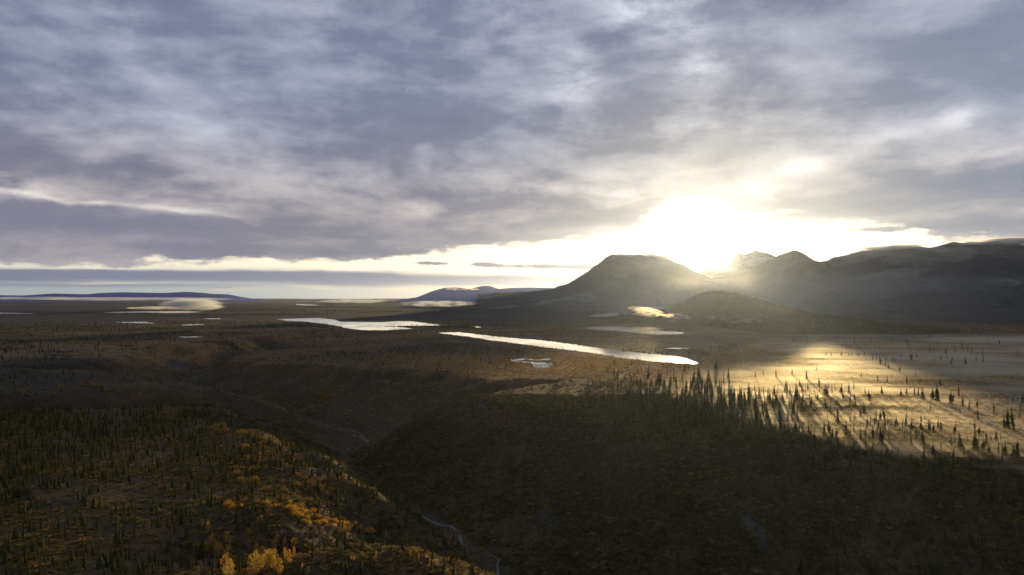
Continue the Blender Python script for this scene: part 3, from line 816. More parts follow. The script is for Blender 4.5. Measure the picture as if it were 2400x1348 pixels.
def seen(x, y, h):
    """share of the picture height (px of the photo) a plant of height h takes, 0 if outside the frame or behind the land"""
    z = height(x, y)
    px = 1200 + 1600 * x / np.maximum(y, 1); top = 697 - 1600 * (z + h - CAM_H) / np.maximum(y, 1)
    pxh = 1600 * h / np.maximum(np.hypot(x, y), 1)
    ok = (px > -5) & (px < 2405) & (top < 1346) & (y > 20)
    T = np.linspace(0.3, 0.985, 36)
    zz = z + h * 0.8
    for t in T:
        i = np.nonzero(ok)[0]
        if not len(i): break
        hz = height(x[i] * t, y[i] * t)
        ok[i[hz > CAM_H + (zz[i] - CAM_H) * t + 0.3]] = False
    return pxh * ok
def scatter(n, x0, x1, y0, y1, dens, seed):
    """random points kept with probability dens(x, y) (0..1)"""
    R = np.random.default_rng(seed)
    x, y = R.uniform(x0, x1, n), R.uniform(y0, y1, n)
    k = R.random(n) < dens(x, y)
    x, y = x[k], y[k]
    k = lake_sd(x, y) > 3
    return x[k], y[k]
def frustum(n, y0, y1, dens, seed, margin=1.12):
    """points over the ground seen between two distances, even per square metre"""
    R = np.random.default_rng(seed)
    y = np.sqrt(R.uniform(y0 ** 2, y1 ** 2, n)); x = R.uniform(-.75, .75, n) * margin * y
    k = R.random(n) < dens(x, y); x, y = x[k], y[k]
    k = lake_sd(x, y) > 4
    return x[k], y[k]

# ------------------------------------------------------------------ where the plants stand
def canyon_floor_dist(x, y): return gully_height([(a, b, 0) for a, b, c in CANYON], x, y, 1.0, 0)
def side(x, y):
    """+1 on the camera's side (left bank) of the canyon, -1 across it"""
    p = LEFT_BANK
    return np.where(poly_sd(p, x, y) < 0, 1, -1)
MISTY = np.array([(-20, 1020), (45, 900), (105, 780), (150, 650), (184, 525), (215, 474), (255, 421), (300, 392), (420, 340), (900, 300), (1500, 500), (2100, 1500), (1500, 1900), (700, 1900), (330, 1180)], float)
def misty(x, y): return sstep(30, -60, poly_sd(MISTY, x, y))

def dens_near(x, y):
    s = side(x, y); cl = 0.5 + 0.9 * fbm(x, y, 60, 3, 201)
    g = (height(x, y) < -60)
    bench = (s > 0) * np.clip(0.55 + 0.7 * fbm(x, y, 45, 3, 202) + 0.35 * sstep(-80, -220, x), 0.05, 1) * sstep(200, 240, y)
    wall = (s < 0) * np.clip(0.30 + 0.5 * fbm(x, y, 70, 3, 203) + 0.25 * sstep(40, 140, x), 0.06, 1) 
    d = np.where(s > 0, bench, wall) * (1 - 0.8 * (canyon_floor_dist(x, y) < 14))
    gold = np.exp(-(((x + 92) / 45) ** 2 + ((y - 292) / 26) ** 2)) + np.exp(-(((x + 55) / 40) ** 2 + ((y - 252) / 20) ** 2)) * .75
    d = d * (1 - np.clip(gold, 0, 1) * 0.93) * np.where(s > 0, 1 - .4 * sstep(440, 540, y), .72)
    return np.clip(d * (1 - misty(x, y) * 0.985), 0, 1)
def dens_mid(x, y):
    d = np.clip(0.15 + 0.9 * fbm(x, y, 190, 4, 211) + 0.2 * fbm(x, y, 40, 2, 212), 0.01, 1)
    return np.clip(d * (1 - misty(x, y) * 0.97), 0, 1)
def dens_far(x, y):
    return np.clip(0.10 + 1.5 * fbm(x, y, 620, 4, 221), 0.01, 1)

sx, sy = [], []; sh = []
R_ = np.random.default_rng(77)
x, y = frustum(16000, 190, 640, dens_near, 301); sx.append(x); sy.append(y)
hn = np.where(side(x, y) > 0, R_.uniform(3.2, 8.4, len(x)), R_.uniform(3.5, 9.5, len(x)) * sstep(-20, 120, x) + R_.uniform(2.5, 5.5, len(x)) * (1 - sstep(-20, 120, x))); sh.append(hn)
x, y = frustum(17000, 640, 2000, dens_mid, 302); sx.append(x); sy.append(y); sh.append(R_.uniform(2.6, 7.5, len(x)))
x, y = frustum(60000, 2000, 6500, dens_far, 303); sx.append(x); sy.append(y); sh.append(R_.uniform(4, 11, len(x)))
# dense stand along the rim at the edge of the misty flat
rim = [(95, 600, 24), (130, 560, 24), (160, 520, 18), (185, 480, 16), (215, 452, 13), (118, 620, 18), (140, 640, 16), (285, 388, 12), (190, 450, 22), (120, 520, 26), (245, 415, 13), (325, 372, 12), (135, 700, 16), (120, 760, 22)]
for i, (cx, cy, s) in enumerate(rim):
    n = 34; x, y = cx + R_.normal(0, s, n), cy + R_.normal(0, s * 0.8, n); sx.append(x); sy.append(y); sh.append(R_.uniform(4.5, 12, n))
# thin stands inside the mist (photo x, y of centre, spread px, count, height)
for cx, cy, rx, ry, n, h0, h1 in ((1775, 940, 45, 14, 26, 6, 10), (1745, 958, 40, 10, 26, 7, 11), (1860, 935, 45, 12, 34, 5, 9), (1890, 960, 60, 14, 22, 5, 8), (1960, 925, 40, 8, 12, 5, 8),
                                  (1985, 990, 70, 16, 16, 4, 8), (1560, 905, 45, 10, 14, 7, 11), (1640, 915, 40, 10, 22, 8, 12), (1500, 905, 60, 15, 16, 5, 9), (2080, 1000, 120, 25, 22, 3, 7), (2250, 990, 110, 25, 22, 3, 7), (2290, 1040, 90, 16, 16, 3, 6),
                                  (1640, 960, 60, 18, 60, 6, 11), (1700, 985, 70, 14, 60, 6, 11), (1440, 930, 70, 20, 30, 4, 8), (1560, 950, 80, 20, 60, 4, 9), (2200, 830, 200, 15, 26, 6, 11), (1900, 800, 300, 8, 30, 5, 9), (1400, 860, 120, 15, 16, 5, 9), (70, 815, 130, 22, 240, 3.5, 6), (90, 860, 120, 18, 130, 3, 5), (250, 790, 120, 14, 120, 3, 5), (700, 800, 200, 16, 160, 2.5, 4.5), (980, 860, 200, 25, 200, 2.5, 4.5)):
    qx, qy = R_.normal(cx, rx, n), R_.normal(cy, ry, n)
    w = np.array([ground_point(a, max(b, 760)) for a, b in zip(qx, qy)]); k = lake_sd(w[:, 0], w[:, 1]) > 6
    sx.append(w[k, 0]); sy.append(w[k, 1]); sh.append(R_.uniform(h0 * 1.5, h1 * 1.6, k.sum()))
SX, SY, SH = np.concatenate(sx), np.concatenate(sy), np.concatenate(sh)

# trees surveyed one by one on the misty flat: (photo x, top y, foot y)
def z3(l): return [(1600 + a / 2.995, 550 + t / 2.995, 550 + b / 2.995) for a, t, b in l]
def z4(l): return [(1400 + a / 2.373, 780 + t / 2.373, 780 + b / 2.373) for a, t, b in l]
SURVEY = z3([(14,915,960),(75,965,1040),(113,945,1020),(170,980,1050),(22,1035,1110),(95,1020,1090),(232,890,950),(318,950,1005),(268,1050,1110),(320,1095,1150),(337,1080,1140),(360,1100,1170),(405,1095,1170),(430,1110,1180),(505,965,1000),(562,955,985),(652,960,1005),(765,948,985),(865,965,1020),
 (937,928,955),(1250,970,1005),(1146,790,805),(1236,790,808),(1380,780,798),(1005,838,855),(1040,830,858),(1110,828,852),(1162,835,856),(1184,830,856),(1222,830,858),(1235,830,858),(1272,832,855),(1330,862,880),(1355,862,883),(1422,875,893),(1472,862,897),(1490,880,895),(1527,838,870),(1596,838,880),
 (1606,845,882),(1641,842,866),(1764,872,900),(1807,850,890),(1878,882,915),(1980,872,912),(1890,865,890),(1443,920,945),(1521,932,965),(1420,912,925),(1628,975,1005),(1567,1005,1052),(1803,1035,1060),(1932,1080,1140),(1778,1082,1175),(1748,1100,1170),(1648,1090,1140),(1620,1085,1135),(1676,1100,1170),
 (1525,1098,1140),(1390,1075,1125),(1160,1090,1120),(1565,1085,1130),(1878,1120,1200),(1895,1130,1180),(1960,1150,1220),(2005,1180,1240),(2060,1170,1220),(2175,1205,1260),(2310,1160,1190),(2378,1140,1190),(954,1015,1075),(993,1080,1130),(1010,1090,1140),(1120,1120,1160),(1202,1125,1165),(1302,1110,1170),(1365,1010,1030),(1430,1015,1035),(720,1040,1080)]) \
 + z4([(1860,630,690),(1702,558,605),(1767,548,600),(1805,560,630),(1548,535,590),(1528,560,620),(1570,575,650),(1457,545,600),(1380,510,570),(1283,510,565),(1257,505,565),(1302,545,590),(2007,580,650),(2085,600,665),(2095,580,655),(1957,605,635),(2138,615,655),(1595,495,545),(1515,490,520),(1707,485,520),(1890,500,540),(1905,505,545),(2117,540,575),(1862,515,560),(2208,560,600),(2243,650,685),(2258,645,680),(2330,620,690),
 (2170,640,680),(2310,665,695),(1098,505,560),(1013,470,540),(1170,510,560),(1735,535,570),(2275,455,540),(2300,440,530),(2306,490,550),(2255,480,540),(282,205,255),(345,232,290),(437,252,310),(155,240,262),(205,222,245)])
sv = []
for px, t, b in SURVEY:
    X, Y = ground_point(px, b); z = float(height(np.array([X]), np.array([Y]))[0])
    X, Y = ground_point(px, b, z)
    sv.append((X, Y, max(8.5, (b - t) * Y / 1600 * 1.5)))
sv = np.array(sv)

# spruces on the knoll and along the gullies (photo x, foot y, height, assumed ground height)
KN = [(770, 1322, 9, -2), (848, 1330, 12, 3), (910, 1285, 11, -6), (925, 1290, 12, -6), (960, 1292, 8, -8), (1042, 1336, 12, 2), (1140, 1318, 8, -2), (1190, 1346, 14, -3), (1228, 1312, 8, -14), (545, 1305, 6, -3), (525, 1308, 6, -3), (612, 1303, 6, -4), (655, 1300, 6, -4), (735, 1306, 7, -5),
      (600, 1195, 8, 4), (620, 1200, 7, 4), (560, 1160, 8, 6), (480, 1075, 9, 6), (505, 1065, 8, 5), (435, 1105, 8, 6), (545, 1215, 9, 4), (565, 1190, 7, 5), (835, 1345, 9, 4), (780, 1330, 9, 1), (1240, 1320, 7, -16), (1330, 1345, 7, -18), (1505, 1345, 8, -30), (700, 1330, 7, 2)]
kn = []
for px, b, h, z0 in KN:
    X, Y = ground_point(px, b, z0)
    for _ in range(3):
        z0 = float(height(np.array([X]), np.array([Y]))[0]); X, Y = ground_point(px, b, z0 * .7 + 0.3 * z0)
    kn.append((X, Y, h * .62))
kn = np.array(kn)

# ---- pick the 300 that show largest as things, the rest is one mass
allx = np.concatenate([SX, sv[:, 0], kn[:, 0]]); ally = np.concatenate([SY, sv[:, 1], kn[:, 1]]); allh = np.concatenate([SH, sv[:, 2], kn[:, 2]])
kindv = np.concatenate([np.zeros(len(SX), int), np.ones(len(sv), int), np.full(len(kn), 2)])
size = np.zeros(len(allx)); nearby = (ally < 1300) & (allh > 3.5)
size[nearby] = seen(allx[nearby], ally[nearby], allh[nearby])
size[kindv == 1] = np.maximum(size[kindv == 1], 0) * 1.0 + (size[kindv == 1] > 0) * 60      # free-standing trees on the flat show against the mist
size[kindv == 2] += (size[kindv == 2] > 0) * 60
order = np.argsort(-size)[:298]
order = order[size[order] > 0]

OBJ = []
MED = {'aspen': (3.2, 6.6), 'willow': (2.0, 2.9), 'leafless tree': (4.0, 5.1)}
def copy_thing(root, parts, loc, rot, scl, **props):
    r = root.copy(); S.collection.objects.link(r); r.location = loc; r.rotation_euler = rot; r.scale = scl
    for k in list(r.keys()): del r[k]
    for k, v in props.items():
        if v is not None: r[k] = v
    for p in parts:
        c = p.copy(); S.collection.objects.link(c); c.parent = r
    return r
def make_proto(name, cat, pair):
    e = bpy.data.objects.new(name, None); e['category'] = cat; e.empty_display_size = 1
    t = bpy.data.objects.new('trunk', pair[0]); c = bpy.data.objects.new('crown', pair[1])
    return e, (t, c)

THINGS = []

protos = [make_proto('spruce_tree', 'spruce', p) for p in SPRUCE]
RR = random.Random(99)
hz = height(allx[order], ally[order])
def pix(x, y, z): return 1200 + 1600 * x / y, 697 - 1600 * (z - CAM_H) / y
for i, z in zip(order, hz):
    X, Y, h, k = float(allx[i]), float(ally[i]), float(allh[i]), int(kindv[i])
    px, py = pix(X, Y, z)
    if k == 1: pi = RR.choice([0, 2, 0, 4, 1, 2])
    elif k == 2: pi = RR.choice([0, 2, 1])
    else: pi = RR.choice([0, 1, 1, 2, 3])
    w = RR.uniform(.95, 1.35) * (1.22 if k == 1 else 1) * (1.25 if h < 5 else 1)
    lab = grp = None
    size_w = 'tall' if h > 9 else 'short' if h < 5.5 else 'mid-sized'
    shape_w = {0: 'dense', 1: 'narrow', 2: 'broad', 3: 'spindly', 4: 'wide'}[pi]
    s_ = float(side(np.array([X]), np.array([Y]))[0]); mm = float(misty(np.array([X]), np.array([Y]))[0])
    if k == 2:
        where = 'on the rusty knoll at the bottom edge' if (px > 740 and py > 1300) else 'beside the golden ridge above the ravine' if px > 500 else 'on the lower bench edge'
        grp = 'spruces along the knoll and golden ridge'
    elif mm > 0.5:
        if py < 845: where = 'far out on the mist below the hill'
        elif py < 890 and px > 1900: where = 'on the flat around the mist pond'
        elif py < 890: where = 'on the bright flat near the tip of the long lake'
        elif px > 2150: where = 'in the gold mist at the right edge'
        elif py > 1000: where = 'in the gold mist just above the canyon rim'
        else: where = 'casting a long shadow across the gold mist'
        grp = 'spruces standing in the low golden mist'
    elif s_ > 0:
        where = 'low on the left bench' if py > 1250 and px < 400 else 'amid the left bench' if py > 1120 else 'toward the far edge of the left bench'
        where += ' near the left edge' if px < 160 else ' by the canyon lip' if px > 470 else ''
        grp = 'spruces on the sunlit bench left of the canyon'
    else:
        where = 'on the dark canyon wall below the rim' if z < -4 else 'in the dense stand along the canyon rim' if X > 60 else 'on the dim plateau across the canyon'
        grp = 'spruces on the shaded side across the canyon'
    lab = f'{size_w} {shape_w} dark spruce {where}'
    THINGS.append([lab, px, py, h * 1600 / Y])
    o = copy_thing(protos[pi][0], protos[pi][1], (X, Y, z - 0.05), (RR.gauss(0, .02), RR.gauss(0, .02), RR.uniform(0, 6.28)), (h * w, h * w, h), label=lab, category='spruce', group=grp); OBJ.append(o)
mask = np.ones(len(allx), bool); mask[order] = False
scatter_stuff('spruce_forest', allx[mask], ally[mask], allh[mask], SPRUCE, label='dark spruce forest covering benches canyon walls and plain')

# ---- golden aspens in the gully and on the knoll, single things
def place_list(name, cat, prs, lst, grp, labf, seed, parts=('trunk', 'crown')):
    R = random.Random(seed)
    pro = []
    for p in prs:
        e, (t, c) = make_proto(name, cat, p)
        t.name, c.name = parts
        pro.append((e, (t, c)))
    xs = np.array([l[0] for l in lst]); ys = np.array([l[1] for l in lst]); z = height(xs, ys)
    for n, (l, zz) in enumerate(zip(lst, z)):
        k = R.randrange(len(pro)); h = l[2]; w = h * R.uniform(.85, 1.2)
        lab = ('tall ' if h > MED[cat][1] else 'small ' if h < MED[cat][0] else '') + labf(l, n)
        o = copy_thing(pro[k][0], pro[k][1], (l[0], l[1], float(zz) - .1), (0, 0, R.uniform(0, 6.28)), (w, w, h), label=lab, category=cat, group=grp)
        T = pix(l[0], l[1], float(zz)); THINGS.append([lab, T[0], T[1], h * 1600 / l[1]]); OBJ.append(o)
def on_land(px, py):
    """march the sight line through a photo point until it meets the land"""
    y = 180.0
    t = np.geomspace(150, 3500, 1400); X = (px - 1200) / 1600 * t; Z = CAM_H - (py - 697) / 1600 * t
    H = height(X, t); k = np.nonzero(H >= Z)[0]
    k = k[0] if len(k) else len(t) - 1
    return float(X[k]), float(t[k])
R2 = random.Random(5)
asp = []
for px, py, n, rx, ry, h0, h1 in ((560, 1335, 20, 38, 18, 5, 8), (625, 1335, 12, 26, 14, 4.5, 7), (495, 1290, 8, 14, 16, 4, 6), (655, 1292, 7, 14, 12, 4, 6), (545, 1290, 7, 22, 12, 4, 6), (692, 1290, 2, 8, 8, 3, 4), (600, 1240, 3, 16, 12, 2.5, 4),
                                   (490, 1160, 1, 2, 2, 3.2, 3.6), (720, 1335, 2, 6, 6, 2.5, 3), (963, 1306, 1, 3, 2, 2.6, 3), (988, 1312, 1, 3, 2, 2.4, 2.8), (1025, 1326, 3, 12, 4, 1.8, 2.4), (890, 1300, 2, 10, 3, 1.8, 2.4), (825, 1310, 2, 12, 4, 1.8, 2.2)):
    for _ in range(n):
        a, b = px + R2.gauss(0, rx), min(py + R2.gauss(0, ry), 1375); X, Y = on_land(a, b); asp.append((X, Y, R2.uniform(h0, h1) * 1.05, a, b))
def alab(l, n):
    a, b = l[3], l[4]
    if a > 770: return 'pale yellow aspen on the crest of the rusty knoll'
    if b < 1200: return 'lone round golden aspen on the bench slope'
    if b < 1265: return 'golden aspen among grey leafless trees high in the gully'
    if a > 645: return 'golden aspen on the right fringe of the grove in the gully'
    if a < 515: return 'golden aspen on the left fringe of the grove in the gully'
    if b < 1305: return 'golden aspen at the upper side of the grove in the gully'
    return 'bright golden aspen in the heart of the grove ' + ('left of its centre' if a < 570 else 'right of its centre')
place_list('aspen_tree', 'aspen', ASPEN, asp, 'golden aspens in the side gully', alab, 8)

# ---- rounded willows along terrace edges
wil = []
for px, py, n, rx, ry, h0, h1 in ((530, 1000, 3, 10, 6, 3, 4), (555, 1016, 2, 8, 3, 3, 4), (500, 1010, 4, 12, 4, 2.4, 3.4), (545, 1045, 5, 30, 6, 2, 3), (610, 985, 4, 25, 6, 2, 3), (640, 1030, 6, 40, 15, 2, 3), (575, 1115, 4, 20, 12, 2.4, 3.2), (600, 1090, 9, 45, 12, 1.6, 2.4), (680, 1145, 10, 45, 14, 1.6, 2.4),
                                   (152, 908, 2, 8, 2, 3, 4.2), (210, 906, 3, 12, 2, 3, 4), (232, 907, 3, 10, 2, 3, 4), (256, 915, 2, 6, 2, 2.6, 3.4), (130, 925, 2, 6, 2, 2.6, 3.6), (60, 925, 2, 20, 3, 2, 3), (345, 890, 3, 8, 3, 2.4, 3.2), (755, 935, 5, 12, 14, 3, 5), (735, 960, 6, 25, 10, 3, 4.5), (700, 990, 4, 25, 10, 2.5, 4),
                                   (640, 1185, 8, 30, 6, 1.8, 2.6), (700, 1200, 12, 30, 7, 1.8, 2.6), (760, 1222, 14, 35, 7, 1.6, 2.4), (820, 1236, 8, 18, 5, 1.4, 2.0), (540, 1190, 5, 15, 6, 2, 2.8), (1480, 1010, 2, 10, 4, 2.5, 3.2), (1540, 1050, 3, 15, 5, 2, 2.8), (960, 1235, 6, 40, 14, 2, 3), (1050, 1290, 8, 40, 14, 2, 3)):
    for _ in range(n):
        a, b = px + R2.gauss(0, rx), py + R2.gauss(0, ry); X, Y = on_land(a, b); wil.append((X, Y, R2.uniform(h0, h1) * (1.35 if b < 1170 else 1.1), a, b))
def wlab(l, n):
    a, b = l[3], l[4]
    if b < 935 and a < 400: return 'rounded golden willow along the far terrace edge'
    if b < 1010 and a > 640: return 'yellow green willow on the slope across the canyon'
    if b > 1170 and a < 880: return 'bright golden willow ' + ('at the low end' if a > 790 else 'at the upper end' if a < 660 else 'midway') + ' along the crest of the bright ridge'
    if a > 1400: return 'dull willow on the spur under the rim'
    if a > 900: return 'low dull willow on the lower canyon side'
    if b > 1070: return 'rounded golden willow on the lower bench edge just above the bright ridge'
    if a < 580 and b < 1030: return 'rounded golden willow in the cluster on the bench corner'
    return 'rounded golden willow on the slope beside the bench corner' if b < 1030 else 'rounded golden willow below the cluster on the bench corner'
for k in range(10):
    a, b = 690 + k * 19, 1196 + k * 5.5; X, Y = on_land(a, b); wil.append((X, Y, R2.uniform(2, 3), a, b))
bright = [w for w in wil if w[4] > 1170 and w[3] < 880]; rest = [w for w in wil if not (w[4] > 1170 and w[3] < 880)]
place_list('willow_shrub', 'willow', BUSHG, rest, 'golden willows on the terrace and bench edges', wlab, 9, ('stem', 'foliage'))
place_list('willow_shrub', 'willow', BUSHY, bright, 'bright willows along the golden ridge', wlab, 12, ('stem', 'foliage'))

# ---- grey leafless trees in the gully
bar = []
for px, py, n, rx, ry in ((430, 1330, 16, 30, 12), (560, 1270, 14, 40, 14), (640, 1260, 18, 50, 12), (720, 1275, 16, 50, 12), (790, 1280, 8, 30, 8), (620, 1215, 8, 30, 6), (500, 1330, 8, 20, 10)):
    for _ in range(n):
        a, b = px + R2.gauss(0, rx), min(py + R2.gauss(0, ry), 1360); X, Y = on_land(a, b); bar.append((X, Y, R2.uniform(3.5, 5.5), a, b))
def blab(l, n): return 'grey leafless tree beside the golden grove at the bottom edge' if l[3] < 540 else 'grey leafless tree ' + ('just above the golden grove' if l[3] < 610 else 'midway along the shaded gully' if l[3] < 690 else 'near the knoll end of the shaded gully') + ' under the golden ridge'
place_list('bare_tree', 'leafless tree', BARE, bar, 'grey leafless trees in the side gully', blab, 10, ('trunk', 'twigs'))

# ---- ground cover too many to count
def dens_b(x, y):
    return np.clip(0.55 + 0.7 * fbm(x, y, 38, 3, 231) + 0.25 * fbm(x, y, 9, 2, 232), 0.05, 1) * (canyon_floor_dist(x, y) > 7) * np.where(misty(x, y) > .5, .25, 1)
x, y = frustum(105000, 185, 700, lambda x, y: dens_b(x, y) * np.where(side(x, y) > 0, 1.0, .8) + .5 * ((x > -140) & (x < -10) & (y > 235) & (y < 345)), 311)
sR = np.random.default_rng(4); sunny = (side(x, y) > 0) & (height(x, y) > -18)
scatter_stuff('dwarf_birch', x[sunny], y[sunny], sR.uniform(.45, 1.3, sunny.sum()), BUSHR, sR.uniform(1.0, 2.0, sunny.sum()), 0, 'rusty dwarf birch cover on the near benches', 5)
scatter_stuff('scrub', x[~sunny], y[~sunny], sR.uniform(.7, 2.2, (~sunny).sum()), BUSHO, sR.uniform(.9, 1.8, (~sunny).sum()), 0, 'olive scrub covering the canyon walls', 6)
x, y = frustum(60000, 690, 2400, lambda x, y: np.clip(.3 + .9 * fbm(x, y, 110, 3, 241), .03, 1) * np.where(misty(x, y) > .5, .35, 1), 312)
scatter_stuff('heath', x, y, sR.uniform(.7, 1.7, len(x)), BUSHO + BUSHR[:1], sR.uniform(1.0, 2.2, len(x)), 0, 'low heath and scrub over the plain', 7)

# tall sedge and grass of the flats, standing upright so that it takes the low sun
x, y = frustum(110000, 480, 1500, lambda x, y: np.maximum(misty(x, y) * np.clip(.85 + .6 * fbm(x, y, 70, 3, 261), .1, 1), np.exp(-(((x - 30) / 230) ** 2 + ((y - 1040) / 190) ** 2)) * .7), 314)
scatter_stuff('marsh_grass', x, y, sR.uniform(.45, .8, len(x)), GRASS, sR.uniform(1.6, 3.6, len(x)), -.02, 'pale gold sedge on the wet flat', 8)

# trees and brush over the near hill
def on_surface(k, n, seed, lo, hi):
    name, X, Y, Z = SURF[k]; R = np.random.default_rng(seed)
    m0 = int(X.shape[0] * .02); i = R.uniform(m0, X.shape[0] * .75, n); j = R.uniform(0, X.shape[1] - 2, n)
    i0, j0 = i.astype(int), j.astype(int); fi, fj = i - i0, j - j0
    f = lambda A: (A[i0, j0] * (1 - fi) + A[i0 + 1, j0] * fi) * (1 - fj) + (A[i0, j0 + 1] * (1 - fi) + A[i0 + 1, j0 + 1] * fi) * fj
    x, y, z = f(X), f(Y), f(Z); c = (z > 1) & (R.random(n) < np.clip(.5 + .9 * fbm(x, y, 90, 3, seed), .05, 1))
    return x[c], y[c], z[c], R.uniform(lo, hi, c.sum())
hk = [i for i, s_ in enumerate(SURF) if s_[0] == 'hill'][0]
_h = height
x, y, z, h = on_surface(hk, 9000, 401, 3.5, 8.5); height = lambda a, b: z
scatter_stuff('hill_forest', x, y, h, SPRUCE, label='small dark spruces over the rounded hill')
x, y, z, h = on_surface(hk, 12000, 402, 1.2, 3.0); height = lambda a, b: z
scatter_stuff('hill_scrub', x, y, h, BUSHO + BUSHR, label='brown scrub over the rounded hill', zoff=0)
height = _h

# labels that would fit several things: say which of them stands at an end, in front or behind
def settle_labels():
    by = {}
    for i, t in enumerate(THINGS): by.setdefault(t[0], []).append(i)
    for lab, ids in by.items():
        if len(ids) < 2 or len(lab.split()) > 15: continue
        left = list(ids)
        for word, key in (('nearest', lambda i: -THINGS[i][2]), ('farthest', lambda i: THINGS[i][2]), ('leftmost', lambda i: THINGS[i][1]), ('rightmost', lambda i: -THINGS[i][1]), ('largest', lambda i: -THINGS[i][3]), ('smallest', lambda i: THINGS[i][3])):
            if not left: break
            b = min(ids, key=key)
            if b in left:
                OBJ[b]['label'] = word + ' ' + lab; left.remove(b)
settle_labels()

# willow and sedge fringe along the shores, tussocks in the bog pond
fx, fy = [], []
Rf = np.random.default_rng(12)
for k, p in LAKES.items():
    if p[:, 1].mean() > 3000 and k != 'forked_lake': continue
    q = np.concatenate([p, p[:1]]); L = np.hypot(*np.diff(q, axis=0).T); n = int(L.sum() / (3.2 if p[:, 1].mean() < 1800 else 6))
    t = np.sort(Rf.uniform(0, L.sum(), n)); c = np.concatenate([[0], np.cumsum(L)])
    fx.append(np.interp(t, c, q[:, 0]) + Rf.normal(0, 2.2, n)); fy.append(np.interp(t, c, q[:, 1]) + Rf.normal(0, 3.5, n))
fx, fy = np.concatenate(fx), np.concatenate(fy); keep = fbm(fx, fy, 45, 3, 421) > -.35; fx, fy = fx[keep], fy[keep]
bp = LAKES['bog_pond']; n = 420
bx, by = Rf.uniform(bp[:, 0].min(), bp[:, 0].max(), n), Rf.uniform(bp[:, 1].min(), bp[:, 1].max(), n)
kb = fbm(bx, by, 14, 3, 431) > -.05; bx, by = bx[kb], by[kb]
_h = height
height = lambda a, b: np.maximum(_h(a, b), -.1)
scatter_stuff('shore_scrub', np.concatenate([fx, bx]), np.concatenate([fy, by]), np.concatenate([Rf.uniform(.5, 1.5, len(fx)), Rf.uniform(.35, .8, len(bx))]), BUSHO + BUSHR, np.concatenate([Rf.uniform(1, 2.2, len(fx)), Rf.uniform(2, 4.5, len(bx))]), 0, 'dark scrub and tussocks along the lake shores', 15)
height = _h

# ------------------------------------------------------------------ mist: real volumes lying on the land
def mist_mat(name, dens_fn, aniso=0.6, color=(0.95, 0.95, 0.95), rate=0.05):
    m, nt = new_mat(name)
    v = nt.nodes.new('ShaderNodeVolumePrincipled')
    v.inputs['Color'].default_value = (*color, 1); v.inputs['Anisotropy'].default_value = aniso
    nt.links.new(dens_fn(nt).s, v.inputs['Density'])
    o = nt.nodes.new('ShaderNodeOutputMaterial'); nt.links.new(v.outputs[0], o.inputs['Volume'])
    m.cycles.volume_step_rate = rate
    m.cycles.volume_sampling = 'DISTANCE'
    m.cycles.homogeneous_volume = False
    return m
def blob_mist(name, px, py, Y, rpx, rpy, depth, dens, label, nscale=(2.0, 2.0, 2.0), thr=(0.42, 0.62), seed=0.0, aniso=0.6, color=(0.97, 0.96, 0.95), rate=0.25, tilt=0, flatb=0.0, dist=0.6):
    """a lens of mist centred where the photo shows it, at its own distance Y, with real width, height and depth"""
    import bmesh
    x = (px - 1200) / 1600 * Y; z = CAM_H - (py - 697) / 1600 * Y
    rx, rz = rpx / 1600 * Y, rpy / 1600 * Y
    def f(nt):
        p = objco(nt); a, b, c = p.xyz()
        r2 = a * a + b * b + c * c
        q = vec(nt, a * nscale[0] + seed, b * nscale[1] * depth / rx, c * nscale[2] + seed * 2)
        n = noise(nt, q, 1.0, 6, 0.58, dist=dist)
        shell = (1.0 - r2).step(0.0, 0.75)
        return (n + (shell - 1.0) * 0.32).step(thr[0], thr[1]) * (dens * 1.7) * shell.pow(1.3)
    bm = bmesh.new(); bmesh.ops.create_icosphere(bm, subdivisions=3, radius=1.0)
    me = bpy.data.meshes.new(name); bm.to_mesh(me); bm.free()
    o = link(name, me, mist_mat(name, f, aniso, color, rate), kind='stuff', label=label)
    o.location = (x, Y, z); o.scale = (rx, depth, rz); o.rotation_euler = (0, math.radians(tilt), 0)
    return o

def build_ground_mist():
    def f(nt):
        p = objco(nt); x, y, z = p.xyz()
        w = noise(nt, p, 0.004, 3, .5)
        q = vec(nt, x * 0.010 + w * 1.5, y * 0.026 + x * 0.004, z * 0.10)
        n = noise(nt, q, 1.0, 6, 0.6, dist=0.4)
        big = noise(nt, vec(nt, x * 0.0035 + 3.0, y * 0.006, 0.0), 1.0, 3, .5)
        att = (z * -0.8).min(0.9).exp()
        # thins out toward the rim and the long lake
        d = (n * 0.75 + big * 0.60).step(0.53, 0.82)
        edge = (y + x * 0.55).step(545, 610) * (x * 1.0 + (y - 760.0) * 0.40).step(70, 190) * ((x - 330.0) * 0.889 - (y - 1180.0) * 0.457).step(-5, 220) * (y * 1.0).step(1880, 1450)
        return d * att * edge * 0.085 + edge * att * 0.005
    m = mist_mat('ground_mist', f, 0.66, (1.0, 0.92, 0.74), 0.06)  # golden sunlight tint put into the mist colour
    P = MISTY[:]
    n = len(P)
    co = [(a, b, -2.5) for a, b in P] + [(a, b, 7.0) for a, b in P]
    me = bpy.data.meshes.new('ground_mist')
    me.from_pydata(co, [], [tuple(range(n))[::-1], tuple(range(n, 2 * n))] + [(i, (i + 1) % n, n + (i + 1) % n, n + i) for i in range(n)]); me.update()
    link('ground_mist', me, m, kind='stuff', label='low golden mist lying over the flat right of the canyon')
build_ground_mist()

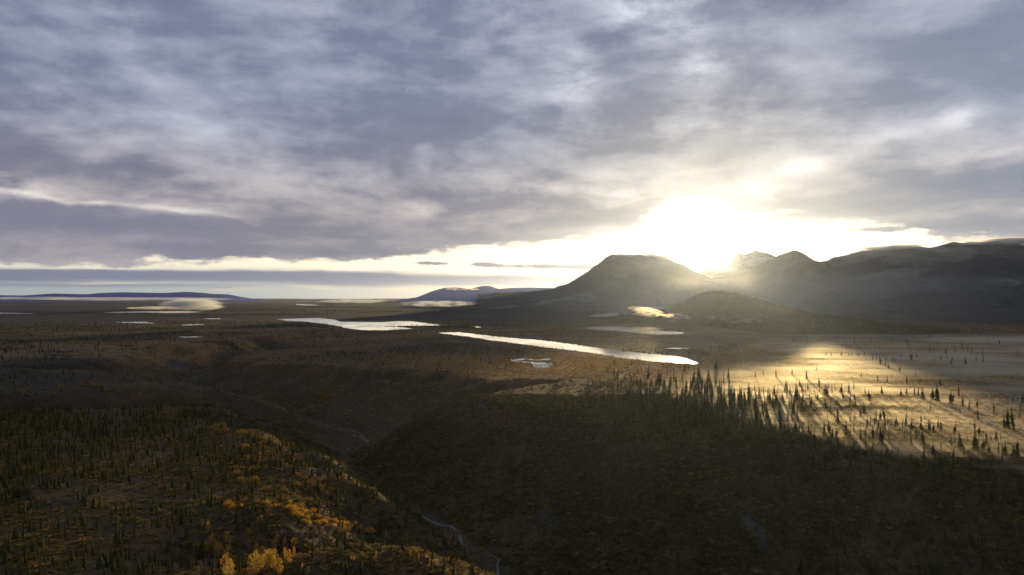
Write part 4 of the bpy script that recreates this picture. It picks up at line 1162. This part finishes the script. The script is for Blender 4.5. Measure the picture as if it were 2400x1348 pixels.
blob_mist('fog_bank', 455, 714, 5000, 88, 17, 300, 0.008, 'pale cream fog bank lying on the plain behind the far lake', (1.8, 1.2, 1.1), (0.22, 0.72), 3.3, 0.5, (.86, .93, 1), rate=0.2)
blob_mist('fog_bank', 370, 722, 5200, 95, 5, 260, 0.005, 'thin grey tail of the cream fog bank', (2.0, 1.5, 1.0), (0.38, 0.62), 5.3, 0.5, rate=0.3)
blob_mist('mist_strip', 330, 701, 9500, 330, 6, 1400, 0.0005, 'long thin mist strip under the distant blue hill', (7, 3, 1.5), (0.40, 0.60), 1.3, 0.4, (0.70, 0.76, 0.92), rate=0.3)  # all mist strips: cool tint of shadow put into the volume colour
blob_mist('mist_strip', 60, 699, 11000, 260, 5, 1500, 0.0004, 'faint mist strip before the far edge of the plain', (6, 3, 1.5), (0.40, 0.62), 9.3, 0.4, (0.70, 0.76, 0.92), rate=0.3)
blob_mist('mist_strip', 830, 706, 7000, 110, 7, 900, 0.0009, 'broken mist over the far plain left of the blue mountain', (5, 3, 1.5), (0.40, 0.62), 2.1, 0.4, (0.70, 0.76, 0.92), rate=0.3)
blob_mist('mist_strip', 1030, 712, 5600, 130, 11, 700, 0.0022, 'torn mist in front of the blue mountain', (5, 3, 1.8), (0.46, 0.66), 4.7, 0.4, (0.70, 0.76, 0.92), rate=0.25)
blob_mist('drifting_mist', 1512, 731, 2330, 66, 18, 60, 0.05, 'bright ragged mist curling up from the lake below the hill', (1.7, 1.5, 1.9), (0.50, 0.66), 7.7, 0.7, (1, .95, .85), rate=0.2, tilt=8, dist=1.4)
blob_mist('drifting_mist', 1585, 741, 2280, 55, 9, 60, 0.05, 'bright mist plume at the foot of the hill', (2.0, 1.5, 1.6), (0.46, 0.64), 1.9, 0.7, (1, .95, .85), rate=0.2, tilt=4, dist=1.4)
blob_mist('drifting_mist', 1425, 738, 2600, 62, 6, 90, 0.008, 'thin flat mist streak left of the curling mist', (3, 2, 1.0), (0.36, 0.62), 6.1, 0.6, (1, .96, .9), rate=0.3, tilt=-4)
blob_mist('drifting_mist', 1720, 750, 1800, 130, 11, 60, 0.010, 'faint mist wisps on the dark face of the hill', (4, 2, 1.6), (0.50, 0.68), 8.4, 0.6, (1, .96, .9), rate=0.3, tilt=4)
blob_mist('drifting_mist', 1460, 770, 2000, 130, 8, 120, 0.003, 'soft sunlit haze over the bay lake', (2, 2, 1.0), (0.30, 0.62), 4.4, 0.7, (1, .96, .9), rate=0.3)
blob_mist('summit_cloud', 1545, 603, 7900, 62, 9, 500, 0.010, 'small white cloud cap on the flat topped mountain', (2.4, 2, 1.4), (0.38, 0.60), 2.4, 0.6, rate=0.25, tilt=6)
blob_mist('summit_cloud', 1468, 598, 7800, 36, 4, 300, 0.010, 'thin cloud shred on the left summit edge', (3, 2, 1.4), (0.44, 0.62), 3.4, 0.6, rate=0.25)
blob_mist('slope_cloud', 1455, 645, 6600, 30, 6, 140, 0.014, 'small torn cloud on the face of the flat topped mountain', (2.2, 2, 1.8), (0.52, 0.66), 5.2, 0.5, rate=0.2, dist=1.2)
blob_mist('valley_cloud', 1695, 641, 9800, 95, 16, 500, 0.006, 'white cloud lying low in the saddle below the sun', (2.0, 2, 1.4), (0.26, 0.56), 1.4, 0.45, rate=0.25)
blob_mist('valley_cloud', 1788, 615, 9800, 52, 17, 500, 0.005, 'white cloud wrapped round the foot of the snowy peak', (2.0, 2, 1.4), (0.26, 0.56), 3.4, 0.45, rate=0.25)
blob_mist('ridge_cloud', 2090, 580, 5950, 95, 7, 400, 0.010, 'thin grey cloud draped on the long ridge', (3, 2, 1.2), (0.34, 0.60), 7.4, 0.5, rate=0.25, tilt=-2)
blob_mist('ridge_cloud', 2370, 566, 5650, 130, 10, 400, 0.010, 'grey cloud resting on the highest part of the right range', (3, 2, 1.2), (0.30, 0.58), 8.9, 0.5, rate=0.25)
blob_mist('slope_cloud', 1085, 678, 13200, 60, 4, 500, 0.004, 'white cloud scraps on the blue mountain', (4, 2, 1.4), (0.48, 0.64), 9.9, 0.5, rate=0.25)
blob_mist('valley_haze', 1900, 705, 4300, 820, 90, 1000, 0.00009, 'thin blue haze in the valley behind the rounded hill', (2, 2, 1.0), (0.0, 0.5), 6.6, 0.5, (0.80, 0.88, 1.0), rate=0.8)

# ------------------------------------------------------------------ the radio station on the rounded hill
def hill_point(px, off=0.0):
    name, X, Y, Z = SURF[[i for i, s_ in enumerate(SURF) if s_[0] == 'hill'][0]]
    i = 149; j = int(np.argmin(np.abs(1200 + 1600 * X[i] / Y[i] - px)))
    return float(X[i, j]), float(Y[i, j]) + off, float(Z[i, j])
def paint(name, col, rough=0.5):
    m, nt = new_mat(name); p = objco(nt)
    surf(nt, rgb(nt, col).mix([c * .75 for c in col], noise(nt, p, 1.5, 4, .6)), rough, spec=0.3); return m
STEEL, WHITE, GREYR = paint('galvanised_steel', (0.30, 0.30, 0.31)), paint('white_cladding', (0.75, 0.75, 0.73)), paint('grey_roof', (0.25, 0.25, 0.26))
def thing(name, label, cat, loc, rz=0, group=None):
    o = bpy.data.objects.new(name, None); S.collection.objects.link(o); o.location = loc; o.rotation_euler = (0, 0, rz)
    o['label'] = label; o['category'] = cat
    if group: o['group'] = group
    return o
def station():
    X, Y, Z = hill_point(1676)
    t = thing('radio_mast', 'tall lattice radio mast standing on top of the rounded hill', 'mast', (X, Y, Z))
    f = MB(); H = 27; c = [(1.5, 0), (-.75, 1.3), (-.75, -1.3)]
    lv = 12
    at = lambda k, i: (c[k][0] * (1 - .75 * i / lv), c[k][1] * (1 - .75 * i / lv), H * i / lv - .5)
    for i in range(lv):
        for k in range(3):
            f.tube(at(k, i), at(k, i + 1), .16, .16, 4); f.tube(at(k, i), at((k + 1) % 3, i + 1), .09, .09, 3); f.tube(at(k, i + 1), at((k + 1) % 3, i + 1), .09, .09, 3)
    link('lattice', f.mesh('lattice', STEEL), None, t)
    f = MB(); f.tube((0, 0, H - .5), (0, 0, H + 4), .14, .08, 5); link('antenna', f.mesh('antenna', STEEL), None, t)
    for z, a in ((H - 4, -1.4), (H - 8, 2.2)):
        f = MB(); d = Vector((math.cos(a), math.sin(a), 0)); p = Vector((0, 0, z)) + d * .8
        f.tube(p, p + d * .9, .35, 1.3, 12); f.tube(p + d * .9, p + d * 1.0, 1.3, 1.25, 12); link('dish', f.mesh('dish', WHITE), None, t)
    for n, (px, w, d, h, lab, off) in enumerate(((1684, 9, 5, 3.2, 'long white equipment hut beside the radio mast', 3), (1711, 5, 4, 3, 'small white hut on the hilltop away from the mast', 0), (1763, 4, 3, 3.2, 'tiny white hut lower down the hill crest', 0))):
        X, Y, Z = hill_point(px); Z -= .2
        t = thing('equipment_hut', lab, 'hut', (X, Y - off, Z), .2 * n, 'white huts on the hill crest')
        f = MB(); a, b = w / 2, d / 2
        q = [(-a, -b), (a, -b), (a, b), (-a, b)]
        for k in range(4):
            (x0, y0), (x1, y1) = q[k], q[(k + 1) % 4]; f.face((x0, y0, -1), (x1, y1, -1), (x1, y1, h), (x0, y0, h))
        f.face((-a, -b, h), (-a, b, h), (-a, 0, h + 1)); f.face((a, -b, h), (a, b, h), (a, 0, h + 1))
        link('wall', f.mesh('wall', WHITE), None, t)
        f = MB(); e = .3
        f.face((-a - e, -b - e, h - .1), (a + e, -b - e, h - .1), (a + e, 0, h + 1.15), (-a - e, 0, h + 1.15)); f.face((-a - e, b + e, h - .1), (a + e, b + e, h - .1), (a + e, 0, h + 1.15), (-a - e, 0, h + 1.15))
        link('roof', f.mesh('roof', GREYR), None, t)
        f = MB(); f.face((-.5, -b - .03, -.9), (.5, -b - .03, -.9), (.5, -b - .03, 1.6), (-.5, -b - .03, 1.6)); link('door', f.mesh('door', STEEL), None, t)
station()

# ------------------------------------------------------------------ the air
def box_mesh(name, x0, x1, y0, y1, z0, z1):
    co = [(x, y, z) for z in (z0, z1) for y in (y0, y1) for x in (x0, x1)]
    return raw_mesh(name, co, [(0, 2, 3, 1), (4, 5, 7, 6), (0, 1, 5, 4), (2, 6, 7, 3), (0, 4, 6, 2), (1, 3, 7, 5)])
def build_haze():
    m, nt = new_mat('haze')
    v = nt.nodes.new('ShaderNodeVolumePrincipled')
    v.inputs['Color'].default_value = (0.57, 0.70, 1.0, 1); v.inputs['Density'].default_value = 0.8e-5; v.inputs['Anisotropy'].default_value = 0.80
    o = nt.nodes.new('ShaderNodeOutputMaterial'); nt.links.new(v.outputs[0], o.inputs['Volume'])
    me = box_mesh('haze', -43000, 43000, -43000, 43000, -97, 1000)
    me.polygons.foreach_set('use_smooth', np.zeros(6, bool))
    link('haze', me, m, kind='stuff')
build_haze()
